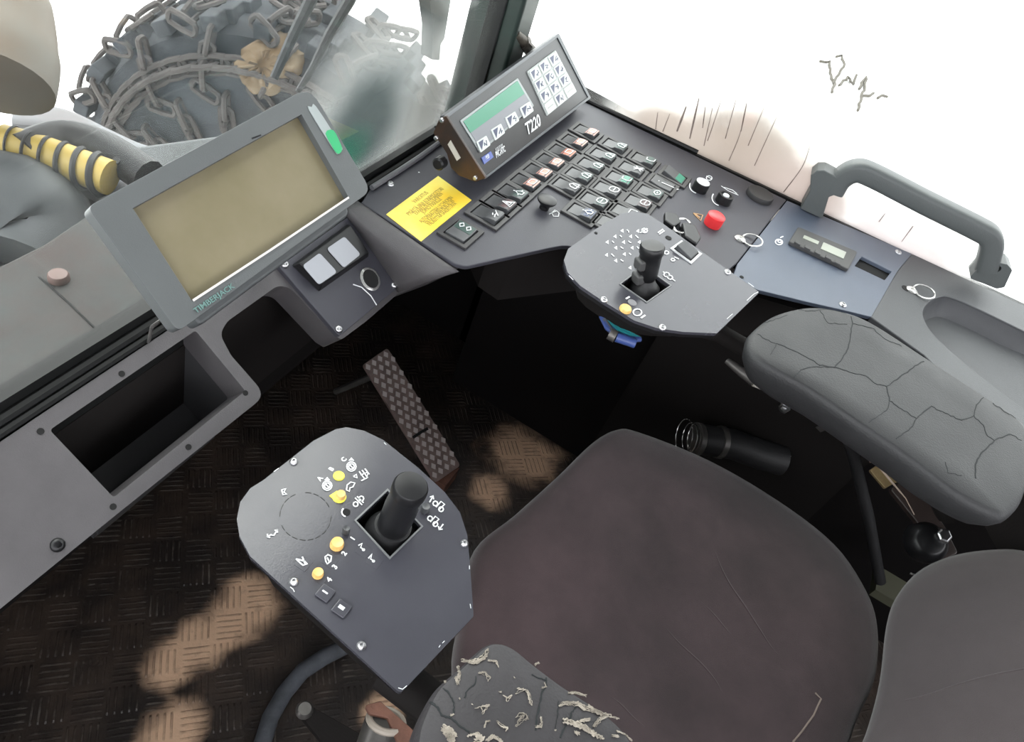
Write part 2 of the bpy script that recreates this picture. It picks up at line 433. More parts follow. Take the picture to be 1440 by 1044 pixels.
# ------------------------------------------------------------------ setting
def struct(o): o['kind'] = 'structure'; return o
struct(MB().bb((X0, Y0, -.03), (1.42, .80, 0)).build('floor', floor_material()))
struct(MB().bb((X0, Y0, ZT), (1.45, .5, ZT + .04)).build('ceiling', M_ceil))
w = MB(); w.bb((X0, .43, .50), (1.22, .47, .70)); w.bb((X0, .45, .49), (1.42, .82, .53)); w.bb((X0, .78, 0), (1.42, .82, .50)); w.bb((X0, .41, 1.88), (1.22, .47, ZT))
struct(w.build('wall_front', M_wall))
w = MB(); w.bb((1.38, Y0, 0), (1.42, .44, .72)); w.bb((1.38, .42, 0), (1.42, .80, .50)); w.bb((1.22, .40, .55), (1.42, .45, .76)); w.bb((1.32, Y0, .68), (1.42, .42, .74)); w.bb((1.30, Y0, 1.86), (1.46, .42, ZT)); w.bb((1.34, Y0, .7), (1.40, -1.1, 1.9))
struct(w.build('wall_right', M_wall))
w = MB(); w.bb((X0 - .04, Y0, 0), (X0, .5, .85)); w.bb((X0 - .04, Y0, 1.8), (X0, .5, ZT)); w.bb((X0 - .04, -.05, .8), (X0, .02, 1.85)); w.bb((X0 - .04, .36, .8), (X0, .5, 1.85))
struct(w.build('wall_left', M_wall))
w = MB(); w.bb((X0, Y0 - .04, 0), (1.42, Y0, 1.15)); w.bb((X0, Y0 - .04, 1.8), (1.42, Y0, ZT))
struct(w.build('wall_back', M_wall))

def onY(px, py, y=YF): return PN(px, py, Vector((0, y, 0)), Vector((0, 1, 0)))
spots = [(onY(520, 175), .17, (1, 1, .8), .75, (.10, .12, .118)), (onY(455, 245), .07, (1.6, 1, .7), .6, (.02, .14, .09)),  # the green spot is a reflection painted into the film
         (onY(610, 140), .09, (.8, 1, 1.2), .55, (.22, .225, .21)), (onY(330, 90), .16, (1.2, 1, .8), .05, (.14, .17, .18))]
g = MB().bb((X0, YF + .004, .799), (1.20, YF + .009, 1.9))
struct(g.build('window_1', glass_material('front_glass', (.0, .035), spots)))
spr = [(PR.hit(1040, 225), .20, (1, 1.0, .62), 1.25, (.44, .40, .36)), (PR.hit(940, 185), .12, (1, 1, .5), 1.1, (.50, .46, .42)), (PR.hit(1130, 275), .15, (1, 1, .55), 1.25, (.50, .45, .42)), (PR.hit(1270, 345), .17, (1, 1, .45), 1.15, (.62, .59, .58))]
g = MB(); g.add([PR.w((a, h_)) for a, h_ in [(-.40, -.04), (1.2, -.04), (1.2, 1.1), (-.40, 1.1)]] + [PR.w((a, h_), -.005) for a, h_ in [(-.40, -.04), (1.2, -.04), (1.2, 1.1), (-.40, 1.1)]], [[0, 1, 2, 3], [7, 6, 5, 4], [0, 4, 5, 1], [1, 5, 6, 2], [2, 6, 7, 3], [3, 7, 4, 0]])
win2 = struct(g.build('window_2', glass_material('right_glass', (.02, .06), spr)))
# muddy run marks on the right pane
dr = MB()
for pts in [[(1075, 150), (1052, 205)], [(1093, 163), (1061, 233)], [(1037, 133), (1020, 195)], [(1002, 152), (990, 205)], [(1016, 135), (1003, 175), (995, 198)], [(1139, 205), (1128, 235), (1102, 270)], [(942, 160), (932, 185)], [(925, 158), (922, 182)], [(1050, 148), (1040, 190), (1025, 226)], [(1268, 340), (1284, 318)], [(1245, 300), (1236, 312)]]:
    p3 = [PR.hit(*q) for q in smooth_poly([Vector(q) for q in pts], 5, False)]
    dr.ribbon(p3, PR.n, [.0007 + .0010 * i / len(p3) for i in range(len(p3))], .0006)
for pts, wd in [([(965, 150), (952, 185)], .012), ([(983, 138), (970, 195)], .010), ([(1050, 145), (1042, 185)], .007), ([(992, 150), (988, 180)], .006)]:
    p3 = [PR.hit(*q) for q in pts]; dr.ribbon([p3[0], p3[0].lerp(p3[1], .5), p3[1]], PR.n, [wd * .15, wd * .3, wd * .22], .0004)
M_drip = mat('dried_mud_runs', (.13, .10, .085), .9, var=.6, vscale=60, var_rgb=(.25, .21, .19))
dr.build('dried_mud_run', M_drip, win2)

# corner pillar and window seals
pb, pt = PZ(686, 142, ZC), None
base = Vector((PZ(672, 150, ZC).x, YF, .6)); 
pr_ = MB(); pr_.bb((base.x - .012, YF - .03, .70), (base.x + .045, YF + .05, 1.9))
pil = struct(pr_.build('trim_1', M_pole, bevel=.006))
pr_ = MB(); pr_.bb((base.x - .016, YF - .006, .80), (base.x - .012, YF + .02, 1.9)); pr_.bb((base.x + .045, YF - .02, .80), (base.x + .058, YF + .04, 1.9))
struct(pr_.build('trim_2', M_seal, bevel=.003))
s1 = MB()
for k, (y, z, r) in enumerate([(.402, .808, .005), (.411, .806, .004), (.396, .802, .004)]):
    s1.tube([(X0, y, z), (1.15, y, z)], r, 8)
s1.bb((X0, .396, .70), (1.18, .424, .798)); s1.bb((X0, .405, .70), (1.18, .42, .822)); s1.bb((X0, .42, .66), (1.2, .45, .765))
struct(s1.build('trim_3', M_seal, smooth=True))
s2 = MB()
s2.tube([PR.w((-.38, .016), .004), PR.w((-.10, .016), .004)], .004, 8); s2.box(PR.w((.4, .0), -.004), PR.u * .8, PR.v * .012, PR.n * .010)
struct(s2.build('trim_4', M_seal, smooth=True))
gs = thing('weather_seal', PZ(570, 242, ZC), 'thin grey rubber strip lying loose along the front window base beside the warning sticker', 'seal')
MB().tube([PC.w(PC.px(x, y), .004) for x, y in [(522, 268), (560, 244), (590, 224), (620, 202)]], .0035, 8).build('strip', M_rubberg, gs, smooth=True)

# ------------------------------------------------------------------ helpers for fittings
def screw(pl, x, y, parent, r=.0045, h=.0, m_=None, name='screw', lab=None):
    c = pl.hit(x, y) + pl.n * h
    mb = MB().lathe(c, pl.n, [(r * 1.15, -.0005), (r * 1.15, .0004), (r, .0018), (r * .6, .0030), (r * .45, .0030), (r * .42, .0012)], 14)
    return mb.build(name, m_ or M_steel, parent, smooth=True)
def hole(pl, x, y, parent, r=.003, h=.0006, name='screw_hole'):
    return MB().lathe(pl.hit(x, y), pl.n, [(r, 0), (r, h)], 12).build(name, M_gap, parent)
def sym(pl, polys, parent, w=.0012, h=.0007, m_=None, name='symbol'):
    mb = MB()
    for p in polys: mb.ribbon([pl.hit(*q) + pl.n * h for q in p], pl.n, w, .0002)
    return mb.build(name, m_ or M_white, parent)
def circle_px(x, y, r, n=14, a0=0, a1=360, sy=.8):
    return [(x + r * math.cos(math.radians(a0 + (a1 - a0) * k / n)), y + sy * r * math.sin(math.radians(a0 + (a1 - a0) * k / n))) for k in range(n + 1)]

# ------------------------------------------------------------------ left dashboard moulding
dash = thing('dashboard_moulding', PLg.hit(170, 640), 'grey moulded dashboard with an empty black storage opening under the front window', 'dashboard')
outer = [(-260, 800), (-60, 690), (0, 622), (50, 588), (237, 464), (330, 403), (430, 334), (520, 262), (610, 262), (700, 330), (668, 366), (646, 377), (625, 389), (560, 413), (515, 452), (480, 478), (468, 470), (407, 404), (390, 402), (320, 452), (309, 470), (325, 500), (374, 556), (170, 719), (0, 857), (-260, 1070)]
rad = [0, 0, 0, .02, .0, 0, 0, 0, 0, 0, 0, .01, .01, .03, .02, .006, 0, .02, .02, .025, .03, .02, .014, 0, 0, 0]
o2 = rounded([PLg.px(*p) for p in outer], rad, 6)
hole2 = [PLg.px(*p) for p in [(70, 605), (275, 465), (345, 550), (160, 700)]]
MB().prism(PLg, o2, -.035, 0, [rounded(hole2, .003)]).build('moulding', M_ledge, dash, bevel=.006, seg=3, angle=50)
# tray behind the opening
tr = MB(); cxy = [PLg.px(*p) for p in [(60, 604), (278, 455), (357, 552), (160, 712)]]
def inset(pts, k):
    c = Vector((sum(p[0] for p in pts) / len(pts), sum(p[1] for p in pts) / len(pts))); return [tuple(c + (Vector(p) - c) * k) for p in pts]
ib = inset(hole2, 1.0)
sh = lambda L, d: [(p[0], p[1] - d) for p in L]
vs = [PLg.w(p, -.03) for p in inset(hole2, 1.02)] + [PLg.w(p, -.105) for p in sh(inset(hole2, .95), .035)] + [PLg.w(p, -.03) for p in inset(hole2, 1.05)] + [PLg.w(p, -.115) for p in sh(inset(hole2, .98), .035)]
fs = [[4, 5, 6, 7], [12, 13, 14, 15]]
for i in range(4):
    j = (i + 1) % 4; fs += [[i, j, 4 + j, 4 + i], [8 + i, 12 + i, 12 + j, 8 + j], [i, 8 + i, 8 + j, j]]
tr.add(vs, fs); tr.build('storage_tray', mat('tray_plastic', (.03, .03, .032), .6), dash)
M_sm = M_steel
for x, y in [(57, 607), (171, 526), (345, 553), (265, 629), (159, 713)]: hole(PLg, x, y, dash, .0028)
screw(PLg, 81, 767, dash, .005, m_=M_black)
# fascia apron hanging below the moulding to the knee space
ap = MB()
ap.bb((-.3, .395, .60), (.70, .415, .76))
ap.build('apron', M_matt, dash)
A_, B_, C_, D_ = PC.hit(500, 281), PC.hit(648, 377), PLg.hit(562, 409), PLg.hit(488, 299)
A_.z -= .004; B_.z -= .006
fg = MB(); gv = []; NG = 12
for i in range(NG + 1):
    for j in range(NG + 1):
        u_, v_ = i / NG, j / NG
        p = A_.lerp(B_, v_).lerp(D_.lerp(C_, v_), u_); p += Vector((-.012, 0, .006)) * math.sin(math.pi * u_) ; gv.append(p)
fg.add(gv, [[i * (NG + 1) + j, i * (NG + 1) + j + 1, (i + 1) * (NG + 1) + j + 1, (i + 1) * (NG + 1) + j] for i in range(NG) for j in range(NG)])
fo = fg.build('side_fairing', M_ledge, dash, smooth=True); md = fo.modifiers.new('t', 'SOLIDIFY'); md.thickness = .004; md.offset = 1 if True else -1
# small instrument plate on the housing
NP = Vector((0, -.588, .809))
PP = Pl(PLg.w((0, 0), .004), NL)
plate = thing('indicator_plate', PP.hit(476, 390), 'small black plate with twin grey display windows and a round socket, below the monitor', 'instrument')
q = [PP.px(*p) for p in [(391, 376), (492, 303), (559, 405), (476, 474)]]
MB().prism(PP, rounded(q, .003), -.006, .002).build('mounting_plate', M_panel, plate, bevel=.001)
q = [PP.px(*p) for p in [(408, 374), (487, 316), (517, 362), (447, 412)]]
qi = [PP.px(*p) for p in [(413, 375), (485, 322), (511, 360), (445, 404)]]
fr = MB(); vs = [PP.w(p, .002) for p in q] + [PP.w(p, .012) for p in qi]
fr.add(vs, [[4, 5, 6, 7], [3, 2, 1, 0]] + [[i, (i + 1) % 4, 4 + (i + 1) % 4, 4 + i] for i in range(4)])
bez = fr.build('display_bezel', M_black, plate, bevel=.0015)
PW = Pl(PP.w((0, 0), .0125), NL)
for quad in [[(425, 374), (449, 356), (474, 383), (448, 401)], [(459, 350), (484, 333), (507, 358), (483, 377)]]:
    MB().prism(PW, rounded([PW.px(*p) for p in quad], .004), 0, .0006).build('display_window', mat('pale_window', (.30, .31, .34), .4), bez, label='pale grey display window')
sk = MB().lathe(PP.hit(518, 394), PP.n, [(.0145, 0), (.0145, .004), (.012, .005), (.0115, .005), (.011, .003)], 28).build('socket_ring', M_ring, plate, smooth=True)
MB().lathe(PP.hit(518, 394), PP.n, [(.0115, 0), (.0115, .0045)], 20).build('socket_hole', M_gap, sk)
for p in [(553, 402), (475, 464), (399, 373)]: screw(PP, *p, plate, .0042, .002)
sym(PP, [[(495, 401), (507, 405), (520, 417), (528, 430)]], plate, .0012, .0022, name='scratch')

# ------------------------------------------------------------------ main control console
cons = thing('control_console', PC.hit(760, 300), 'dark blue-grey control console top with rows of rocker switches in the front right corner', 'control panel')
outer = [(508, 285), (525, 258), (620, 196), (748, 112), (830, 147), (1106, 281), (1036, 370), (1000, 400), (930, 385), (860, 362), (800, 346), (790, 346), (773, 349), (655, 375), (640, 371)]
ou = rounded([PC.px(*p) for p in outer], [0, 0, 0, 0, 0, 0, 0, 0, 0, 0, .01, .01, .01, .015, .015], 4)
MB().prism(PC, ou, -.006, 0).build('top_panel', M_panel, cons, bevel=.0015)
bd = inset([PC.px(*p) for p in outer], .96)
bd = [PC.px(*p) for p in [(650, 215), (748, 125), (826, 158), (1080, 285), (1020, 350), (930, 345), (860, 330), (792, 335), (730, 340), (700, 320)]]
MB().prism(PC, bd, -.10, -.006).build('console_body', M_matt, cons)
# rocker switches -------------------------------------------------
def rocker(x, y, kind, lens=None, rot=0, symb=None, label=None, tilt=1, W_=.0352, L_=.0425):
    c = PC.px(x, y); ca, sa = math.cos(rot), math.sin(rot)
    X = Vector((ca, sa)); Y = Vector((sa, -ca)) * 1.0     # Y points to the driver
    def L2(a, t): return (c[0] + X.x * a + Y.x * t, c[1] + X.y * a + Y.y * t)
    fr_ = MB()
    outl = [L2(-W_ / 2 - .003, -L_ / 2 - .003), L2(W_ / 2 + .003, -L_ / 2 - .003), L2(W_ / 2 + .003, L_ / 2 + .003), L2(-W_ / 2 - .003, L_ / 2 + .003)]
    inn = [L2(-W_ / 2 + .003, -L_ / 2 + .003), L2(W_ / 2 - .003, -L_ / 2 + .003), L2(W_ / 2 - .003, L_ / 2 - .003), L2(-W_ / 2 + .003, L_ / 2 - .003)]
    fr_.prism(PC, outl, 0, .0035, [inn])
    f_ = fr_.build('rocker_switch', M_frame, cons, bevel=.0008, label=label)
    w2 = W_ / 2 - .0045; l2 = L_ / 2 - .004
    def wedge(t0, t1, pro):
        mb = MB(); ts = [t for t, _ in pro]
        vs = []
        for t, h in pro:
            for sgn in (-1, 1): vs.append(PC.w(L2(sgn * w2, t), h))
        for t in (pro[-1][0], pro[0][0]):
            for sgn in (-1, 1): vs.append(PC.w(L2(sgn * w2, t), .0005))
        n_ = len(pro); fs = [[2 * i, 2 * i + 1, 2 * i + 3, 2 * i + 2] for i in range(n_ - 1)]
        k = 2 * n_
        fs += [[2 * n_ - 2, 2 * n_ - 1, k + 1, k], [k, k + 1, k + 3, k + 2], [k + 2, k + 3, 1, 0]]
        fs += [[2 * i for i in range(n_)] + [k, k + 2], [2 * i + 1 for i in range(n_)] + [k + 1, k + 3]]
        mb.add(vs, fs); return mb
    hi = .0095
    if kind == 'flat': pro = [(-l2, .006), (0, .0045), (l2, .006)]
    elif tilt > 0: pro = [(-l2, .0022), (-l2 * .1, .0042), (l2 * .15, .0075), (l2 * .8, hi), (l2, hi - .001)]
    else: pro = [(-l2, hi), (0, .006), (l2, .0025)]
    top = wedge(-l2, l2, pro)
    top.build('rocker', M_sw, f_, bevel=.0012, seg=2)
    def hh(t):
        for (t0, h0), (t1, h1) in zip(pro, pro[1:]):
            if t0 <= t <= t1: return h0 + (h1 - h0) * (t - t0) / (t1 - t0)
        return pro[-1][1]
    if lens:
        tA, tB = (l2 * .05, l2 * .95) if kind != 'low' else (l2 * .2, l2 * .9)
        pl2 = [(t, hh(t) + .0006) for t in (tA, (tA + tB) / 2, tB)]
        mb = MB(); vs = []
        for t, h in pl2:
            for sgn in (-1, 1): vs.append(PC.w(L2(sgn * w2 * .88, t), h))
        for t, h in pl2:
            for sgn in (-1, 1): vs.append(PC.w(L2(sgn * w2 * .88, t), h - .003))
        mb.add(vs, [[0, 1, 3, 2], [2, 3, 5, 4], [6, 8, 9, 7], [8, 10, 11, 9], [0, 2, 8, 6], [2, 4, 10, 8], [1, 7, 9, 3], [3, 9, 11, 5], [0, 6, 7, 1], [4, 5, 11, 10]])
        mb.build('lens', lens[0], f_, bevel=.0006, label=lens[1])
    if symb:
        t0 = l2 * .52 if kind != 'dots' else 0
        sl = (hh(t0 + .003) - hh(t0 - .003)) / .006
        mb = MB(); nn = (PC.n - Vector((Y.x, Y.y, 0)) * sl).normalized()
        for st in symb:
            pts = [PC.w(L2(a * .009, t0 + t * .011), hh(t0) + sl * t * .011 + .0011) for a, t in st]
            mb.ribbon(pts, nn, .0013, .0002)
        mb.build('symbol', M_white, f_)
    return f_
sq = [[(-.7, -.4), (.7, -.4), (.7, .4), (-.7, .4), (-.7, -.4)]]
s_wip = [[(-.8, .5), (-.6, -.3), (0, -.6), (.6, -.3), (.8, .5), (-.8, .5)], [(0, .7), (.3, -.2)]]
s_tri = [[(0, -.7), (.8, .6), (-.8, .6), (0, -.7)], [(0, -.3), (.35, .35), (-.35, .35), (0, -.3)]]
s_lamp = [[(-.4, .4), (-.5, -.1), (0, -.6), (.5, -.1), (.4, .4), (-.4, .4)], [(-.9, 0), (-.6, 0)], [(.6, 0), (.9, 0)], [(0, -.9), (0, -.7)]]
s_f = [[(-.9, .3), (-.3, .1), (.2, .1), (.9, -.3)], [(-.2, .45), (.5, -.05)], [(-.5, -.1), (0, -.3)]]
s_x = [[(-.7, -.5), (.7, .5)], [(-.7, .5), (.7, -.5)], [(0, -.7), (0, .7)]]
s_eye = [[(-.9, 0), (-.3, -.4), (.3, -.4), (.9, 0), (.3, .4), (-.3, .4), (-.9, 0)], [(-.3, 0), (.3, 0)]]
s_car = [[(-.8, -.3), (-.4, -.6), (.4, -.6), (.8, -.3), (.8, .3), (.4, .6), (-.4, .6), (-.8, .3), (-.8, -.3)], [(-.5, 0), (.5, 0)]]
s_dots = [[(-.15, -1.6), (.15, -1.4)], [(-.15, 1.3), (.15, 1.5)], [(0, -1.0), (0, .9)]]
s_cc = [[(-.9, 0), (-.55, -.4), (-.2, 0), (-.55, .4), (-.9, 0)], [(.9, 0), (.55, -.4), (.2, 0), (.55, .4), (.9, 0)]]
s_c = [[(.5, -.6), (-.4, -.5), (-.6, .1), (-.3, .6), (.5, .6)]]
PK = (M_pink, 'pale red lens'); RD = (M_redl, 'bright orange red lens'); DR = (M_dred, 'dark red lens'); DG = (M_dgreen, 'dark green lens'); DB = (M_dblue, 'dark blue lens')
rocker(647.5, 329, 'flat', (M_dgreen, 'green lens'), rot=math.pi / 2, symb=s_cc)
for x, y, ln, sy in [(685, 304.5, None, s_f), (703, 289.5, DR, s_tri), (720.5, 275, DG, s_lamp), (738, 259.5, PK, sq), (755.5, 245, PK, sq), (773, 230.5, (M_pink, 'pale orange lens'), sq), (790, 217, RD, sq), (807, 202.5, PK, sq), (823.5, 188, PK, sq)]:
    rocker(x, y, 'n', ln, symb=sy)
for x, y, ln, sy in [(864, 208, DG, s_wip), (847, 222, DG, s_wip), (830, 236, DG, s_wip), (813.3, 250, DG, s_wip), (796, 265, None, s_wip),
                     (904.3, 228, DG, s_c), (887, 241, None, s_x), (870, 255, (M_green, 'green lens'), s_c), (852.7, 270, None, s_car), (835, 286, DG, s_car), (817.2, 302, DB, s_lamp),
                     (913, 274.5, DG, s_eye), (896, 288.5, DR, s_car), (878, 302, None, sq), (857, 318, None, sq)]:
    rocker(x, y, 'n', ln, symb=sy)
rocker(947.5, 250, 'low', (M_green, 'green lens'), tilt=-1)
rocker(930, 261.5, 'dots', None, symb=s_dots, tilt=0) if False else rocker(930, 261.5, 'flat', None, symb=s_dots)
# knobs
def knob(base_px, top_px, r, parts, parent, name, label=None, pl=PC):
    B = pl.hit(*base_px); T = upto(B, top_px); h = max(.008, (T - B).dot(pl.n))
    o = None
    for i, (prof, m_, nm) in enumerate(parts):
        o_ = MB().lathe(B, pl.n, [(rr * r, hh_ * h) for rr, hh_ in prof], 28).build(nm, m_, parent if o is None else o, smooth=True)
        if o is None: o = o_
    if label: o['label'] = label
    return o
knob((765, 293), (766, 279), .0135, [([(.5, 0), (.5, .35), (.55, .4), (.95, .8), (1, .88), (1, 1), (.9, 1.05), (.2, 1.08)], M_black, 'push_knob')], cons, 'k', 'black mushroom knob')
knob((983, 267), (984, 254), .0118, [([(1.05, 0), (1.05, .8), (1, 1), (.6, 1.02)], M_black, 'rotary_knob'), ([(.9, 1), (.9, 1.08), (.5, 1.1)], M_white, 'cap')], cons, 'k', 'black knob with a white cap')
knob((1016, 284), (1017, 271.6), .0118, [([(1.08, 0), (1.05, .8), (1, 1), (.75, 1.0), (.7, .85), (.3, .85)], M_black, 'rotary_knob'), ([(.45, .8), (.4, 1), (.2, 1.02)], M_white, 'pointer')], cons, 'k', 'black ribbed knob with a white pointer')
knob((1001, 316), (1002, 299.5), .0135, [([(.95, 0), (1, .3), (1, .95), (.85, 1.05), (.2, 1.07)], M_red, 'emergency_button')], cons, 'k', 'red push button')
knob((1067, 277), (1068, 271), .0225, [([(1, 0), (1, .8), (.95, 1), (.5, 1.0)], M_rubber, 'rubber_cap')], cons, 'k', 'round black rubber cap')
sym(PC, [circle_px(983, 262, 13.5, 8, 110, 200)], cons, .0018, name='dial_mark')
sym(PC, [circle_px(1015, 279, 14, 8, 110, 210)], cons, .0018, name='dial_mark')
sym(PC, [[(1014, 262), (1024, 269), (1038, 275)], [(1018, 264), (1030, 268), (1036, 273)], [(993, 248), (1000, 252)], circle_px(997, 251, 4)], cons, .0014)
sym(PC, [[(975, 300.5), (985, 311), (988, 303), (975, 300.5)], [(978, 302), (984, 307)]], cons, .0022, m_=M_orange, name='warning_triangle')
sym(PC, [[(776, 300), (780, 296), (786, 300), (785, 305), (778, 305), (776, 300)], [(772, 302), (783, 297)]], cons, .0011)
def pull_ring(pl, sx_, sy_, cx_, cy_, parent, R=.014):
    c = pl.hit(sx_, sy_)
    o = MB().lathe(c, pl.n, [(.0085, 0), (.0085, .002), (.006, .004), (.003, .004), (.003, .002)], 18).build('quarter_turn_fastener', M_ring, parent, smooth=True)
    rc = pl.hit(cx_, cy_) + pl.n * .004; d = (rc - (c + pl.n * .004)); R = d.length * .78; d.normalize(); sd = pl.n.cross(d)
    pts = []
    for k in range(21):
        a = math.radians(215 + 290 * k / 20) + 0
        pts.append(rc + d * R * math.cos(a - math.pi * 0 ) * 1.0 * (-1 if False else 1) + sd * R * math.sin(a) * .95)
    pts = [rc + (d * math.cos(math.radians(-150 + 300 * k / 20)) + sd * math.sin(math.radians(-150 + 300 * k / 20))) * R + pl.n * .003 * math.cos(math.radians(-150 + 300 * k / 20)) for k in range(21)]
    p0 = c + pl.n * .003 + d * .006
    MB().tube([p0 - sd * .002] + pts + [p0 + sd * .002], .0013, 8).build('pull_ring', M_ring, o, smooth=True)
pull_ring(PC, 1040, 337, 1056, 341, cons)
screw(PC, 549, 259, cons, .0045)
for p in [(588, 243)]: sym(PC, [[p, (p[0] + 2, p[1])]], cons, .0012, name='scratch')
screw(PC, 1023, 383, cons, .004)
# warning sticker
lab = MB().prism(PC, [PC.px(*p) for p in [(543, 302), (616, 248), (663, 282), (592, 340)]], 0, .0006).build('warning_sticker', M_yel, cons, label='yellow warning sticker')
PLb = PC
lines = [("VAROITUS", .26, .17, .9), ("PYSÄYTÄ AINA KONEMOOTTORI", .55, .33, 1), ("EXAAKE MUN STIGMINEN", .50, .42, 1), ("JOMO PARILLE", .38, .51, 1), ("AUTOMAATTISIA LYCHNOMIN", .60, .66, 1), ("EN KÄYTTÄJÄN MUN ALUN", .56, .75, 1), ("PALAUTTAA SÄÄDETTÄVÄ", .56, .84, 1)]
a0, a1, a3 = [Vector(PC.px(*p)) for p in [(543, 302), (616, 248), (592, 340)]]
ue, ve = a1 - a0, a3 - a0
for s_, u_, v_, _ in lines:
    c = a0 + ue * .53 + ve * v_ * .98
    text(s_, PC, 0, 0, .0084, M_ink, lab, loc2=tuple(c), du=tuple(ue), sx=.66 * (1 if len(s_) > 12 else 1.25))

# ignition key with its ring
key = thing('ignition_key', PC.hit(955, 335), 'black ignition keys on a steel ring hanging behind the right joystick plate', 'key')
kb = PC.hit(950, 338)
MB().lathe(kb, PC.n, [(.014, 0), (.014, .006), (.011, .012), (.006, .012)], 24).build('key_barrel', M_black, key, smooth=True)
PK1 = zpl(ZC + .022)
MB().prism(PK1, rounded([PK1.px(*p) for p in [(932, 304), (948, 306), (955, 318), (944, 325), (932, 316)]], .004), 0, .008).build('key_head', M_black, key, bevel=.002)
MB().prism(PK1, rounded([PK1.px(*p) for p in [(956, 318), (975, 322), (983, 340), (976, 350), (960, 338)]], .005), -.004, .008).build('key_fob', M_black, key, bevel=.003, label='black plastic fob')
MB().tube([PK1.w(PK1.px(*p), .005) for p in circle_px(957, 322, 12, 20, 0, 342, .85)], .0014, 6).build('key_ring', M_ring, key, smooth=True)
MB().tube([kb + PC.n * .01, PK1.w(PK1.px(950, 318), .004)], .004, 8).build('key_blade', M_steel, key, smooth=True)

# ------------------------------------------------------------------ blue-grey side panel
PB = zpl(ZC - .001)
side = thing('side_panel', PB.hit(1150, 360), 'blue-grey side panel with a small digital timer and a rectangular slot', 'control panel')
ou = [PB.px(*p) for p in [(1107, 282), (1283, 357), (1262, 382), (1226, 446), (1185, 436), (1132, 424), (1066, 408), (1030, 392), (1037, 371)]]
slot = [PB.px(*p) for p in [(1212, 361), (1254, 382), (1244, 394), (1202, 374)]]
MB().prism(PB, ou, -.006, 0, [slot]).build('panel', M_blue, side, bevel=.001)
MB().prism(PB, inset(slot, 1.15), -.03, -.0065).build('slot_pocket', M_gap, side)
PBb = [(1107, 285), (1278, 357), (1225, 438), (1132, 418), (1045, 392)]
MB().prism(PB, inset([PB.px(*p) for p in PBb], .88), -.10, -.03).build('panel_body', M_matt, side)
rad_o = [PB.px(*p) for p in [(1107, 344), (1120, 323), (1203, 358), (1190, 383)]]
tm = MB().prism(PB, rounded(rad_o, .004), 0, .006).build('digital_timer', M_radio, side, bevel=.0015)
PT = zpl(ZC + .0055)
for qd in [[(1131, 331), (1152, 340), (1150, 344), (1129, 335)], [(1158, 341), (1190, 355), (1186, 364), (1154, 350)]]:
    MB().prism(PT, [PT.px(*p) for p in qd], -.0005, .0004).build('display', M_lcd, tm)
for p in [(1121, 343), (1135, 350), (1149, 357), (1164, 364), (1177, 371)]:
    c = PT.px(*p); MB().prism(PT, [(c[0] - .004, c[1] - .005), (c[0] + .004, c[1] - .005), (c[0] + .004, c[1] + .005), (c[0] - .004, c[1] + .005)], 0, .003).build('button', M_radio, tm, bevel=.0008)
sym(PB, [circle_px(1095, 341, 5, 12), circle_px(1096, 340, 2.5, 8), [(1097, 335), (1101, 333)]], side, .0018)
screw(PB, 1263, 355, side, .005); screw(PB, 1185, 429, side, .005); hole(PB, 1043, 390, side, .003)

# ------------------------------------------------------------------ rear moulded console with trough
PRr = zpl(ZC)
rear = thing('rear_console', PRr.hit(1330, 440), 'grey moulded rear console with a long oval trough, right of the armrest', 'console')
ou = [PRr.px(*p) for p in [(1283, 357), (1440, 430), (1640, 522), (1600, 900), (1440, 640), (1300, 500), (1225, 446), (1262, 382)]]
ho = [PRr.px(*p) for p in [(1299, 446), (1302, 430), (1318, 419), (1345, 421), (1440, 466), (1560, 525), (1500, 615), (1440, 575), (1380, 530), (1318, 476)]]
ho = [tuple(v) for v in smooth_poly([Vector(p) for p in ho], 5)]
ho_b = [tuple(Vector(p) + Vector((0, 0))) for p in inset(ho, .88)]
MB().prism(PRr, ou, -.012, 0, [ho]).build('moulding', M_rear, rear, bevel=.004, seg=3, angle=45)
tb = MB(); n_ = len(ho); vs = []
for k, (sc_, h) in enumerate([(1.0, -.003), (.985, -.010), (.94, -.022), (.86, -.030)]): vs += [PRr.w(p, h) for p in inset(ho, sc_)]
fs = [[k * n_ + i, k * n_ + (i + 1) % n_, (k + 1) * n_ + (i + 1) % n_, (k + 1) * n_ + i] for k in range(3) for i in range(n_)] + [[3 * n_ + i for i in range(n_)]]
tb.add(vs, fs); tb.build('trough', M_rear, rear, smooth=True)
MB().prism(PRr, inset(ou, .93), -.10, -.035).build('console_body', M_matt, rear)
pull_ring(PRr, 1281, 409, 1297, 413, rear)
hole(PRr, 1274, 406, rear, .007)

# ------------------------------------------------------------------ grab handle
PH = Pl(PZ(1150, 300, ZC), (-1, -.11, 0), (0, -1, 0))
gh = thing('grab_handle', PH.hit(1150, 300), 'large black grab handle standing on brackets along the right window', 'handle')
path = [Vector(p) for p in [(1172, 268), (1184, 250), (1204, 240), (1228, 247), (1300, 284), (1370, 319), (1391, 332), (1394, 348), (1386, 378)]]
pp = smooth_poly(path, 5, False)
MB().tube([PH.hit(p.x, p.y) for p in pp], .0165, 16, sq=PH.n).build('bar', M_handle, gh, smooth=True)
MB().prism(PH, rounded([PH.px(*p) for p in [(1126, 288), (1140, 262), (1141, 241), (1150, 234), (1160, 234), (1182, 246), (1176, 268), (1166, 272), (1157, 302)]], .003), -.02, .016).build('bracket', M_handle, gh, bevel=.003)
hp = circ(PH, 1401, 372, .0055, 16)
MB().prism(PH, rounded([PH.px(*p) for p in [(1362, 385), (1377, 368), (1392, 361), (1415, 366), (1422, 374), (1411, 398), (1400, 400)]], .004), -.022, .014, [hp]).build('bracket', M_handle, gh, bevel=.003)
